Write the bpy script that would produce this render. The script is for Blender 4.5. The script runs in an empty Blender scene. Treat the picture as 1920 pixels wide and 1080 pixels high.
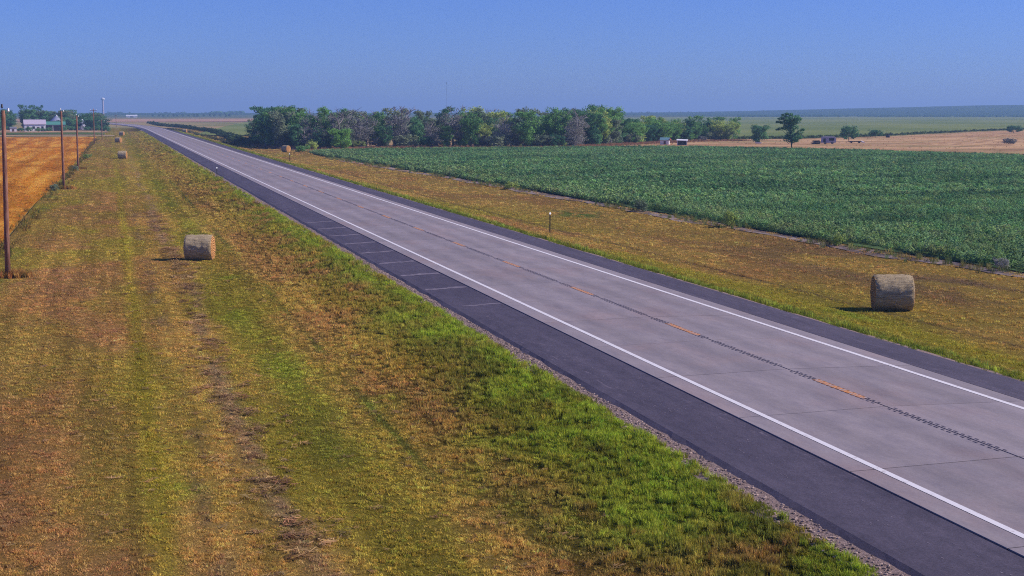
import bpy, bmesh, math, random
import numpy as np
from mathutils import Vector, Matrix

R = math.radians
scene = bpy.context.scene
C = scene.collection
rng = np.random.default_rng(7)
random.seed(7)

# ------------------------------------------------------------------ camera
CAM_H = 8.13
cam_d = bpy.data.cameras.new('camera')
cam = bpy.data.objects.new('camera', cam_d)
C.objects.link(cam)
cam.location = (0, 0, CAM_H)
cam.rotation_euler = (R(90 - 6.8387), 0, R(-15.195))
cam_d.sensor_width = 36.0
cam_d.lens = 51.75
cam_d.clip_start = 0.5
cam_d.clip_end = 30000
scene.camera = cam

# ------------------------------------------------------------------ world / sky
SUN_AZ, SUN_EL = 103.0, 34.0          # compass degrees, road runs north (+Y)
w = bpy.data.worlds.new('World')
scene.world = w
w.use_nodes = True
nt = w.node_tree
nt.nodes.clear()
sky = nt.nodes.new('ShaderNodeTexSky')
sky.sky_type = 'NISHITA'
sky.sun_disc = False
sky.sun_elevation = R(SUN_EL)
sky.sun_rotation = R(SUN_AZ)
sky.altitude = 500
sky.air_density = 1.0
sky.dust_density = 0.3
sky.ozone_density = 4.0
tint = nt.nodes.new('ShaderNodeMix')
tint.data_type = 'RGBA'
tint.blend_type = 'MULTIPLY'
tint.inputs['Factor'].default_value = 1.0
tint.inputs['B'].default_value = (0.48, 0.68, 1.52, 1)
bg = nt.nodes.new('ShaderNodeBackground')
bg.inputs['Strength'].default_value = 0.063
wo = nt.nodes.new('ShaderNodeOutputWorld')
nt.links.new(sky.outputs['Color'], tint.inputs['A'])
nt.links.new(tint.outputs['Result'], bg.inputs['Color'])
nt.links.new(bg.outputs['Background'], wo.inputs['Surface'])

# ------------------------------------------------------------------ sun
sd = bpy.data.lights.new('sun', 'SUN')
sd.energy = 3.9
sd.angle = R(0.53)
sd.color = (1.0, 0.91, 0.80)
sun = bpy.data.objects.new('sun', sd)
C.objects.link(sun)
az, el = R(SUN_AZ), R(SUN_EL)
sdir = Vector((math.sin(az) * math.cos(el), math.cos(az) * math.cos(el), math.sin(el)))
sun.rotation_euler = sdir.to_track_quat('Z', 'Y').to_euler()
sun.location = (60, -20, 60)

scene.view_settings.view_transform = 'Standard'
scene.view_settings.look = 'None'
scene.view_settings.exposure = 0.45
scene.view_settings.gamma = 1.0
scene.view_settings.use_curve_mapping = False
scene.render.engine = 'CYCLES'
cy = scene.cycles
cy.max_bounces = 4
cy.diffuse_bounces = 2
cy.glossy_bounces = 2
cy.transmission_bounces = 3
cy.transparent_max_bounces = 4
cy.volume_bounces = 0
cy.use_adaptive_sampling = True
cy.adaptive_threshold = 0.015
cy.use_denoising = False
cy.denoiser = 'OPENIMAGEDENOISE'
cy.denoising_prefilter = 'ACCURATE'
cy.denoising_input_passes = 'RGB_ALBEDO_NORMAL'
cy.caustics_reflective = False
cy.caustics_refractive = False
cy.filter_width = 1.1

# ------------------------------------------------------------------ helpers
def lin(r, g, b, k=1.0):
    f = lambda v: ((v / 255 + 0.055) / 1.055) ** 2.4 if v > 10 else v / 255 / 12.92
    return (f(r) * k, f(g) * k, f(b) * k)

def sstep(a, b, x):
    t = np.clip((np.asarray(x, float) - a) / (b - a), 0, 1)
    return t * t * (3 - 2 * t)

def _hash(ix, iy, s):
    h = (ix.astype(np.int64) * 374761393 + iy.astype(np.int64) * 668265263 + s * 1442695041) & 0xFFFFFFFF
    h = ((h ^ (h >> 13)) * 1274126177) & 0xFFFFFFFF
    h = h ^ (h >> 16)
    return (h & 0xFFFFFF) / float(0xFFFFFF)

def vnoise(x, y, s=0):
    x = np.asarray(x, float); y = np.asarray(y, float)
    ix = np.floor(x); iy = np.floor(y)
    fx = x - ix; fy = y - iy
    fx = fx * fx * (3 - 2 * fx); fy = fy * fy * (3 - 2 * fy)
    a = _hash(ix, iy, s); b = _hash(ix + 1, iy, s); c = _hash(ix, iy + 1, s); d = _hash(ix + 1, iy + 1, s)
    return (a * (1 - fx) + b * fx) * (1 - fy) + (c * (1 - fx) + d * fx) * fy

def fbm(x, y, sx, sy, s=0, oct=4):
    t = 0; amp = 0.5; tot = 0
    for i in range(oct):
        t = t + amp * vnoise(np.asarray(x) / sx * 2 ** i, np.asarray(y) / sy * 2 ** i, s + 17 * i)
        tot += amp; amp *= 0.55
    return t / tot

def mixc(a, b, t):
    t = np.asarray(t)[..., None]
    return np.asarray(a) * (1 - t) + np.asarray(b) * t

def tag(o, label=None, cat=None, group=None, kind=None):
    if label: o['label'] = label
    if cat: o['category'] = cat
    if group: o['group'] = group
    if kind: o['kind'] = kind
    return o

def empty(name, loc=(0, 0, 0), rz=0.0):
    o = bpy.data.objects.new(name, None)
    o.empty_display_size = 0.3
    C.objects.link(o)
    o.location = loc
    o.rotation_euler = (0, 0, rz)
    return o

def link(name, me, mat=None, parent=None, loc=None):
    o = bpy.data.objects.new(name, me)
    C.objects.link(o)
    if mat and not me.materials:
        me.materials.append(mat)
    if parent: o.parent = parent
    if loc is not None: o.location = loc
    return o

def mesh_np(name, V, F, smooth=False):
    """V (n,3) array, F (m,k) array with constant k"""
    V = np.asarray(V, np.float32); F = np.asarray(F, np.int32)
    me = bpy.data.meshes.new(name)
    me.vertices.add(len(V)); me.vertices.foreach_set('co', V.ravel())
    m, k = F.shape
    me.loops.add(m * k); me.loops.foreach_set('vertex_index', F.ravel())
    me.polygons.add(m)
    me.polygons.foreach_set('loop_start', np.arange(0, m * k, k, dtype=np.int32))
    me.polygons.foreach_set('loop_total', np.full(m, k, np.int32))
    me.polygons.foreach_set('use_smooth', np.full(m, smooth, bool))
    me.update(calc_edges=True)
    me.validate()
    return me

def set_col(me, cols, name='col'):
    a = me.attributes.new(name, 'FLOAT_COLOR', 'POINT')
    c4 = np.ones((len(cols), 4), np.float32); c4[:, :3] = cols
    a.data.foreach_set('color', c4.ravel())

def grid_mesh(name, xs, ys, zf, smooth=True):
    """xs: 1d, ys: 1d; zf(X,Y)"""
    X, Y = np.meshgrid(xs, ys)
    Z = zf(X, Y)
    V = np.stack([X, Y, Z], -1).reshape(-1, 3)
    nx, ny = len(xs), len(ys)
    i = np.arange(nx - 1)[None, :] + np.arange(ny - 1)[:, None] * nx
    F = np.stack([i, i + 1, i + 1 + nx, i + nx], -1).reshape(-1, 4)
    return mesh_np(name, V, F, smooth), V

class MB:
    """collects boxes, tubes and quads into one mesh"""
    def __init__(s): s.v = []; s.f = []
    def box(s, x0, x1, y0, y1, z0, z1):
        b = len(s.v)
        s.v += [(x0, y0, z0), (x1, y0, z0), (x1, y1, z0), (x0, y1, z0), (x0, y0, z1), (x1, y0, z1), (x1, y1, z1), (x0, y1, z1)]
        for q in ((0, 3, 2, 1), (4, 5, 6, 7), (0, 1, 5, 4), (1, 2, 6, 5), (2, 3, 7, 6), (3, 0, 4, 7)):
            s.f.append(tuple(b + i for i in q))
        return s
    def poly(s, pts):
        b = len(s.v); s.v += [tuple(p) for p in pts]; s.f.append(tuple(range(b, b + len(pts)))); return s
    def tube(s, pts, rad, n=8, cap=True):
        b0 = len(s.v)
        pts = [Vector(p) for p in pts]
        for k, p in enumerate(pts):
            d = (pts[min(k + 1, len(pts) - 1)] - pts[max(k - 1, 0)]).normalized()
            u = d.cross(Vector((0, 0, 1)))
            if u.length < 0.05: u = d.cross(Vector((0, 1, 0)))
            u.normalize(); v = d.cross(u).normalized()
            r = rad[k] if hasattr(rad, '__len__') else rad
            for j in range(n):
                a = 2 * math.pi * j / n
                s.v.append(tuple(p + (u * math.cos(a) + v * math.sin(a)) * r))
        for k in range(len(pts) - 1):
            for j in range(n):
                a = b0 + k * n + j; b = b0 + k * n + (j + 1) % n
                s.f.append((a, b, b + n, a + n))
        if cap:
            s.f.append(tuple(b0 + j for j in reversed(range(n))))
            s.f.append(tuple(b0 + (len(pts) - 1) * n + j for j in range(n)))
        return s
    def mesh(s, name, smooth=False):
        me = bpy.data.meshes.new(name)
        me.from_pydata(s.v, [], s.f)
        if smooth: me.polygons.foreach_set('use_smooth', np.ones(len(me.polygons), bool))
        bm = bmesh.new(); bm.from_mesh(me); bmesh.ops.recalc_face_normals(bm, faces=bm.faces); bm.to_mesh(me); bm.free()
        me.update()
        return me
    def build(s, name, mat, parent=None, smooth=False, loc=None):
        return link(name, s.mesh(name, smooth), mat, parent, loc)

# ------------------------------------------------------------------ materials
def new_mat(name):
    m = bpy.data.materials.new(name); m.use_nodes = True
    n = m.node_tree; n.nodes.clear()
    out = n.nodes.new('ShaderNodeOutputMaterial')
    return m, n, out

def N(n, t, **kw):
    x = n.nodes.new(t)
    for k, v in kw.items(): setattr(x, k, v)
    return x

def ramp(n, stops):
    r = N(n, 'ShaderNodeValToRGB')
    e = r.color_ramp.elements
    while len(e) < len(stops): e.new(0.5)
    for el_, (p, c) in zip(e, stops):
        el_.position = p
        el_.color = (*c, 1) if len(c) == 3 else c
    return r

def noise(n, scale, detail=4, rough=0.6, vec=None, stretch=None):
    t = N(n, 'ShaderNodeTexNoise')
    t.inputs['Scale'].default_value = scale
    t.inputs['Detail'].default_value = detail
    t.inputs['Roughness'].default_value = rough
    if vec is not None:
        if stretch:
            mp = N(n, 'ShaderNodeMapping'); mp.inputs['Scale'].default_value = stretch
            n.links.new(vec, mp.inputs['Vector']); n.links.new(mp.outputs['Vector'], t.inputs['Vector'])
        else:
            n.links.new(vec, t.inputs['Vector'])
    return t

def mat_noise(name, c0, c1, scale=1.0, rough=0.9, bump=0.0, bscale=None, stretch=None, coord='pos', spec=0.2, c2=None, metal=0.0):
    """two or three colours mixed by noise, optional bump"""
    m, n, out = new_mat(name)
    L = n.links.new
    b = N(n, 'ShaderNodeBsdfPrincipled')
    b.inputs['Roughness'].default_value = rough
    b.inputs['Specular IOR Level'].default_value = spec
    b.inputs['Metallic'].default_value = metal
    if coord == 'pos':
        vec = N(n, 'ShaderNodeNewGeometry').outputs['Position']
    else:
        vec = N(n, 'ShaderNodeTexCoord').outputs['Object']
    t = noise(n, scale, 5, 0.65, vec, stretch)
    st = [(0.3, c0), (0.7, c1)] if c2 is None else [(0.28, c0), (0.5, c1), (0.72, c2)]
    r = ramp(n, st)
    L(t.outputs['Fac'], r.inputs['Fac']); L(r.outputs['Color'], b.inputs['Base Color'])
    if bump:
        t2 = noise(n, bscale or scale * 4, 4, 0.7, vec, stretch)
        bp = N(n, 'ShaderNodeBump'); bp.inputs['Strength'].default_value = bump
        bp.inputs['Distance'].default_value = 0.05
        L(t2.outputs['Fac'], bp.inputs['Height']); L(bp.outputs['Normal'], b.inputs['Normal'])
    L(b.outputs['BSDF'], out.inputs['Surface'])
    return m

def mat_attr_ground(name, fine=6.0, amount=0.5, bump=0.6):
    """ground whose colour map is a vertex attribute, with fine procedural variation"""
    m, n, out = new_mat(name); L = n.links.new
    b = N(n, 'ShaderNodeBsdfPrincipled'); b.inputs['Roughness'].default_value = 1.0
    b.inputs['Specular IOR Level'].default_value = 0.0
    a = N(n, 'ShaderNodeAttribute', attribute_name='col')
    pos = N(n, 'ShaderNodeNewGeometry').outputs['Position']
    t = noise(n, fine, 6, 0.75, pos)
    r = ramp(n, [(0.3, (1 - amount,) * 3), (0.7, (1 + amount * 0.6,) * 3)])
    L(t.outputs['Fac'], r.inputs['Fac'])
    mx = N(n, 'ShaderNodeMix', data_type='RGBA', blend_type='MULTIPLY'); mx.inputs['Factor'].default_value = 1
    L(a.outputs['Color'], mx.inputs['A']); L(r.outputs['Color'], mx.inputs['B'])
    L(mx.outputs['Result'], b.inputs['Base Color'])
    t2 = noise(n, fine * 0.8, 5, 0.75, pos)
    bp = N(n, 'ShaderNodeBump'); bp.inputs['Strength'].default_value = bump; bp.inputs['Distance'].default_value = 0.12
    L(t2.outputs['Fac'], bp.inputs['Height']); L(bp.outputs['Normal'], b.inputs['Normal'])
    L(b.outputs['BSDF'], out.inputs['Surface'])
    return m

def mat_blade(name, trans=0.25, gain=1.0):
    """grass or leaf instances: colour from the instance"""
    m, n, out = new_mat(name); L = n.links.new
    a = N(n, 'ShaderNodeAttribute', attribute_name='col', attribute_type='INSTANCER')
    d = N(n, 'ShaderNodeBsdfDiffuse'); t = N(n, 'ShaderNodeBsdfTranslucent')
    mx = N(n, 'ShaderNodeMixShader'); mx.inputs['Fac'].default_value = trans
    L(a.outputs['Color'], d.inputs['Color']); L(a.outputs['Color'], t.inputs['Color'])
    L(d.outputs['BSDF'], mx.inputs[1]); L(t.outputs['BSDF'], mx.inputs[2])
    L(mx.outputs['Shader'], out.inputs['Surface'])
    return m

def mat_leaf(name, c0, c1, trans=0.35):
    c0 = tuple(v * 1.6 for v in c0); c1 = tuple(v * 1.6 for v in c1)
    m, n, out = new_mat(name); L = n.links.new
    pos = N(n, 'ShaderNodeNewGeometry')
    oi = N(n, 'ShaderNodeObjectInfo')
    t = noise(n, 0.8, 3, 0.6, pos.outputs['Position'])
    wn = N(n, 'ShaderNodeMath', operation='MULTIPLY_ADD')
    wn.inputs[1].default_value = 0.5; wn.inputs[2].default_value = -0.25
    L(oi.outputs['Random'], wn.inputs[0])
    ad = N(n, 'ShaderNodeMath', operation='ADD')
    L(t.outputs['Fac'], ad.inputs[0]); L(wn.outputs[0], ad.inputs[1])
    r = ramp(n, [(0.25, c0), (0.75, c1)])
    L(ad.outputs[0], r.inputs['Fac'])
    d = N(n, 'ShaderNodeBsdfDiffuse'); tr = N(n, 'ShaderNodeBsdfTranslucent')
    mx = N(n, 'ShaderNodeMixShader'); mx.inputs['Fac'].default_value = trans
    L(r.outputs['Color'], d.inputs['Color']); L(r.outputs['Color'], tr.inputs['Color'])
    L(d.outputs['BSDF'], mx.inputs[1]); L(tr.outputs['BSDF'], mx.inputs[2])
    L(mx.outputs['Shader'], out.inputs['Surface'])
    return m

def mat_plain(name, c, rough=0.7, metal=0.0, spec=0.3, var=0.25, scale=3.0):
    c = np.array(c)
    return mat_noise(name, tuple(c * (1 - var)), tuple(c * (1 + var * 0.6)), scale, rough, coord='obj', spec=spec, metal=metal)

# ------------------------------------------------------------------ terrain
XC = 20.37           # road centre line
ROAD_L, ROAD_R = 16.0, 24.74     # concrete edges
SH_L, SH_R = 13.8, 26.75         # asphalt shoulder outer edges

def terrain(x, y):
    x = np.asarray(x, float); y = np.asarray(y, float)
    # cross section
    px = [-4000, -60, -9, -6, 0, 5, 8.5, 12.9, 13.7, 16, 24.74, 26.75, 27.2, 32.5, 38, 44, 48, 70, 5000]
    pz = [-0.7, -0.7, -0.72, -0.82, -0.95, -1.0, -0.85, -0.24, -0.19, -0.12, -0.12, -0.19, -0.24, -0.98, -1.0, -0.85, -0.75, -0.55, -0.5]
    near = np.interp(x, px, pz)
    far = -0.16
    k = sstep(420, 780, y)
    z = near * (1 - k) + far * k
    d = np.hypot(x, y)
    # distant rise
    H = 4.9 + 21.0 * sstep(1200, 2250, x) + 2.0 * (fbm(x, y, 500, 1200, 3) - 0.5)
    z = z + H * sstep(2150, 3450, d) * (1 - .92 * sstep(3600, 4700, d)) * sstep(-500, 1500, y)
    # small undulation off the road
    off = sstep(3, 12, np.abs(x - XC) - 4) * (1 - sstep(1500, 2500, d))
    z = z + off * (fbm(x, y, 14, 22, 5, 3) - 0.5) * 0.22 * (1 - k)
    return z

def tz(x, y): return float(terrain(x, y))

# ------------------------------------------------------------------ ground sheet
def spaced(a, b, lo, ratio, hi=400):
    out = [a]; s = lo
    while out[-1] < b:
        out.append(out[-1] + s); s = min(s * ratio, hi)
    return out
xs = np.array(sorted(set([round(-v, 3) for v in spaced(12, 9000, 2, 1.16)] + list(np.arange(-12, 60, 1.5).round(3)) + [round(v, 3) for v in spaced(60, 9000, 2.5, 1.12)])))
ys = np.array(sorted(set([round(-v, 3) for v in spaced(20, 2500, 6, 1.3)] + list(np.arange(-20, 20, 5.0)) + [round(v, 3) for v in spaced(20, 9500, 2.0, 1.012)])))
gm, gv = grid_mesh('ground', xs, ys, lambda X, Y: terrain(X, Y) - 0.03 - 0.14 * sstep(-9, -6.5, X) * sstep(51, 48, X) * sstep(770, 740, Y))

def ground_material():
    m, n, out = new_mat('open_country'); L = n.links.new
    b = N(n, 'ShaderNodeBsdfPrincipled'); b.inputs['Roughness'].default_value = 1.0
    b.inputs['Specular IOR Level'].default_value = 0
    pos = N(n, 'ShaderNodeNewGeometry').outputs['Position']
    t = noise(n, 0.02, 5, 0.6, pos, (1, 0.35, 1))
    r = ramp(n, [(0.3, lin(112, 116, 74)), (0.5, lin(150, 134, 92)), (0.7, lin(168, 140, 104))])
    L(t.outputs['Fac'], r.inputs['Fac'])
    # field pattern far away: big blocks
    t3 = N(n, 'ShaderNodeTexVoronoi'); t3.inputs['Scale'].default_value = 0.0011; t3.distance = 'CHEBYCHEV'
    t3.inputs['Randomness'].default_value = 0.7
    L(pos, t3.inputs['Vector'])
    sp = N(n, 'ShaderNodeSeparateColor'); L(t3.outputs['Color'], sp.inputs['Color'])
    r3 = ramp(n, [(0.0, lin(48, 78, 52)), (0.35, lin(60, 88, 56)), (0.6, lin(84, 98, 64)), (0.8, lin(54, 82, 54)), (1.0, lin(96, 98, 68))])
    r3.color_ramp.interpolation = 'CONSTANT'
    L(sp.outputs['Red'], r3.inputs['Fac'])
    ln = N(n, 'ShaderNodeVectorMath', operation='LENGTH'); L(pos, ln.inputs[0])
    mr = N(n, 'ShaderNodeMapRange'); mr.inputs['From Min'].default_value = 1500; mr.inputs['From Max'].default_value = 2600
    L(ln.outputs['Value'], mr.inputs['Value'])
    mx = N(n, 'ShaderNodeMix', data_type='RGBA'); L(mr.outputs['Result'], mx.inputs['Factor'])
    L(r.outputs['Color'], mx.inputs['A']); L(r3.outputs['Color'], mx.inputs['B'])
    L(mx.outputs['Result'], b.inputs['Base Color'])
    t2 = noise(n, 2.0, 5, 0.7, pos)
    bp = N(n, 'ShaderNodeBump'); bp.inputs['Strength'].default_value = 0.6; bp.inputs['Distance'].default_value = 0.2
    L(t2.outputs['Fac'], bp.inputs['Height']); L(bp.outputs['Normal'], b.inputs['Normal'])
    L(b.outputs['BSDF'], out.inputs['Surface'])
    return m
tag(link('ground', gm, ground_material()), 'open prairie farmland stretching flat to the horizon', kind='structure')

# ------------------------------------------------------------------ verge colours
BROWN = np.array(lin(154, 116, 74)); RED = np.array(lin(146, 108, 76)); TAN = np.array(lin(180, 145, 82))
OLIVE = np.array(lin(148, 134, 60)); GREEN = np.array(lin(112, 120, 50)); BRIGHT = np.array(lin(138, 152, 56))
DKGREEN = np.array(lin(74, 112, 52)); STRAW = np.array(lin(186, 152, 112)); GREY = np.array(lin(120, 100, 82))
PATCHES = [(12.0, 55, 1.6, 2.2, 1), (11.6, 60, 1.5, 2.5, .8), (11.8, 43, 1.6, 2.5, .9), (11.7, 36, 1.7, 2.6, 1), (10.6, 29, 1.8, 2.6, .9),
           (12.0, 31, 1.2, 3, .8), (5.8, 52, 1.0, 6, .7), (6.1, 82, .5, .8, .8), (1.4, 35.5, .6, .9, .6), (5.2, 66, .8, 6, .5), (8.5, 33, .7, 3, .5),
           (12.3, 75, .9, 5, .7), (12.6, 100, .8, 9, .7), (6.0, 120, .9, 12, .4), (8, 45, .7, 1.6, .5), (9.6, 38, .8, 1.2, .6)]

def left_col(x, y):
    n1 = fbm(x, y, 3.0, 9.0, 11); n2 = fbm(x, y, 7.0, 14.0, 23); n3 = fbm(x, y, 0.9, 1.6, 31); n4 = fbm(x, y, 1.1, 30, 41)
    c = mixc(OLIVE, TAN * .8 + OLIVE * .2, sstep(0.38, 0.62, n1))
    br = sstep(5.0, -1.5, x + (n2 - 0.5) * 7)
    c = mixc(c, mixc(BROWN, RED, sstep(.4, .62, n3)), np.clip(br * (0.5 + .8 * (n1 - .35)), 0, 1))
    c = mixc(c, OLIVE, np.clip(sstep(.5, .66, n2) * sstep(60, 110, y) * .8, 0, 1))
    # mowing bands along the road
    c = mixc(c, OLIVE * 0.95, np.exp(-((x - 5.6) / 1.1) ** 2) * .75)
    c = mixc(c, GREEN, np.exp(-((x - 5.6) / .8) ** 2) * sstep(.45, .6, n2) * .6)
    c = mixc(c, OLIVE * np.array([1.05, 1.1, .8]), np.exp(-((x - .8) / .35) ** 2) * .6)
    c = mixc(c, TAN, np.exp(-((x - 2.6) / .6) ** 2) * .5)
    c = mixc(c, mixc(TAN, BROWN, sstep(.4, .6, n1)), np.exp(-((x - 8.6) / 1.5) ** 2) * .6)
    n5 = fbm(x, y, .28, 14, 43, 3)
    c = c * ((0.78 + 0.44 * n4) * (.68 + .64 * n5))[..., None]
    # raked straw and wheel tracks
    tr = np.exp(-((x - 3.55 - .25 * np.sin(y * .09)) / .38) ** 2) * sstep(.36, .6, fbm(x, y, .8, 2.6, 51))
    c = mixc(c, mixc(GREY, STRAW, n3), tr * .85)
    tr2 = np.exp(-((x - 1.9) / .3) ** 2) * sstep(.5, .62, fbm(x, y, .8, 2.6, 57))
    c = mixc(c, GREY, tr2 * .5)
    c = mixc(c, DKGREEN * .8, np.exp(-((x - 7.45) / .13) ** 2) * sstep(.35, .55, n2) * .6)
    # greener towards the shoulder
    g = sstep(8.8, 12.6, x + (n1 - .5) * 3.2)
    c = mixc(c, mixc(GREEN, mixc(OLIVE, BROWN, sstep(.45, .6, n1)), sstep(.35, .65, n3)), g * .85)
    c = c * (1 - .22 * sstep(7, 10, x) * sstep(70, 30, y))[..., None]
    c = mixc(c, BRIGHT, sstep(11.6, 12.7, x + (n3 - .5)) * sstep(.42, .6, fbm(x, y, .8, 3, 71)) * .75)
    for (a, b, sx, sy, k) in PATCHES:
        q = np.exp(-(((x - a) / sx) ** 2 + ((y - b) / sy) ** 2)) * sstep(.3, .6, n3 + .1)
        c = mixc(c, BRIGHT, np.clip(q * k, 0, 1))
    # weedy strip under the pole line
    c = mixc(c, mixc(DKGREEN, OLIVE, n3), np.exp(-((x + 6.3) / .7) ** 2) * sstep(.4, .6, n1) * .7)
    c = mixc(c, OLIVE * .95, sstep(120, 300, y) * .35)
    g_ = c.mean(-1, keepdims=True); c = g_ + (c - g_) * 1.05
    return np.clip(c, 0.004, 0.9)

def right_col(x, y):
    n1 = fbm(x, y, 3.5, 11.0, 111); n2 = fbm(x, y, 6.0, 16.0, 123); n3 = fbm(x, y, 0.9, 1.6, 131)
    c = mixc(TAN * .72 + OLIVE * .28, BROWN, sstep(.45, .68, n1) * .7)
    c = mixc(c, OLIVE, sstep(.4, .6, n2) * (.35 + .65 * sstep(38, 31, x)))
    c = mixc(c, GREY * .9, sstep(37, 41, x) * sstep(.42, .6, n1) * sstep(110, 60, y) * .8)
    c = mixc(c, RED, sstep(36, 41, x) * sstep(.5, .66, n2) * .3)
    c = mixc(c, OLIVE * np.array([1, 1.08, .7]), np.exp(-((x - 31) / 2.2) ** 2) * sstep(120, 40, y) * .75)
    c = mixc(c, GREY * .6, np.exp(-((x - 33.4 - .6 * np.sin(y * .03)) / .16) ** 2) * .7)
    g = sstep(29.4, 27.6, x + (n3 - .5) * .9)
    c = mixc(c, mixc(GREEN, BRIGHT, n3), g * .85)
    c = mixc(c, DKGREEN, np.exp(-(((x - 40) / 2.2) ** 2 + ((y - 125) / 4) ** 2)) * sstep(.42, .6, n3))
    c = mixc(c, BRIGHT * .8, np.exp(-(((x - 31.3) / 1.0) ** 2 + ((y - 58) / 2) ** 2)) * .8)
    return np.clip(c, 0.004, 0.9)

M_verge = mat_attr_ground('verge_soil_thatch_shade', 7.0, 0.45, 0.8)
def verge(name, x0, x1, cf, label):
    xs_ = np.arange(x0, x1 + .01, .3)
    ys_ = np.array(sorted(set(list(np.arange(-30, 15, 3.0)) + spaced(15, 760, .4, 1.006))))
    me, V = grid_mesh(name, xs_, ys_, lambda X, Y: terrain(X, Y) + 0.02 * (fbm(X, Y, .7, .9, 77, 2) - .5))
    set_col(me, cf(V[:, 0], V[:, 1]) * np.interp(V[:, 0], [4, 9, 13, 27.5, 30], [.68, .38, .25, .35, .62])[:, None])  # ground darkened where grass is tall: shadow between tufts painted into its colour
    return tag(link(name, me, M_verge), label, kind='structure')
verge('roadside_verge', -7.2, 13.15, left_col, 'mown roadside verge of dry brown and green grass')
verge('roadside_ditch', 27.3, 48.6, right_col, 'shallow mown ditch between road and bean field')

# ------------------------------------------------------------------ road
def path_x(y):
    """offset of the road centre line: straight, then a long bend to the left"""
    y = np.asarray(y, float)
    return np.where(y < 690, 0.0, -((y - 690) ** 2) / 7200.0)

def strip(xa, xb, za, zb, ys_, name, mat, parent=None, thick=None):
    ys_ = np.asarray(ys_, float); ox = path_x(ys_)
    hump = 0
    A = np.stack([xa + ox, ys_, np.full_like(ys_, za) + hump], -1); B = np.stack([xb + ox, ys_, np.full_like(ys_, zb) + hump], -1)
    n_ = len(ys_)
    V = np.concatenate([A, B]); i = np.arange(n_ - 1)
    F = np.stack([i, i + n_, i + n_ + 1, i + 1], -1)
    if thick:
        V = np.concatenate([V, A - [0, 0, thick], B - [0, 0, thick]])
        F = np.concatenate([F, np.stack([i, i + 1, i + 2 * n_ + 1, i + 2 * n_], -1), np.stack([i + n_, i + 3 * n_, i + 3 * n_ + 1, i + n_ + 1], -1)])
    return link(name, mesh_np(name, V, F), mat, parent)

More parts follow.
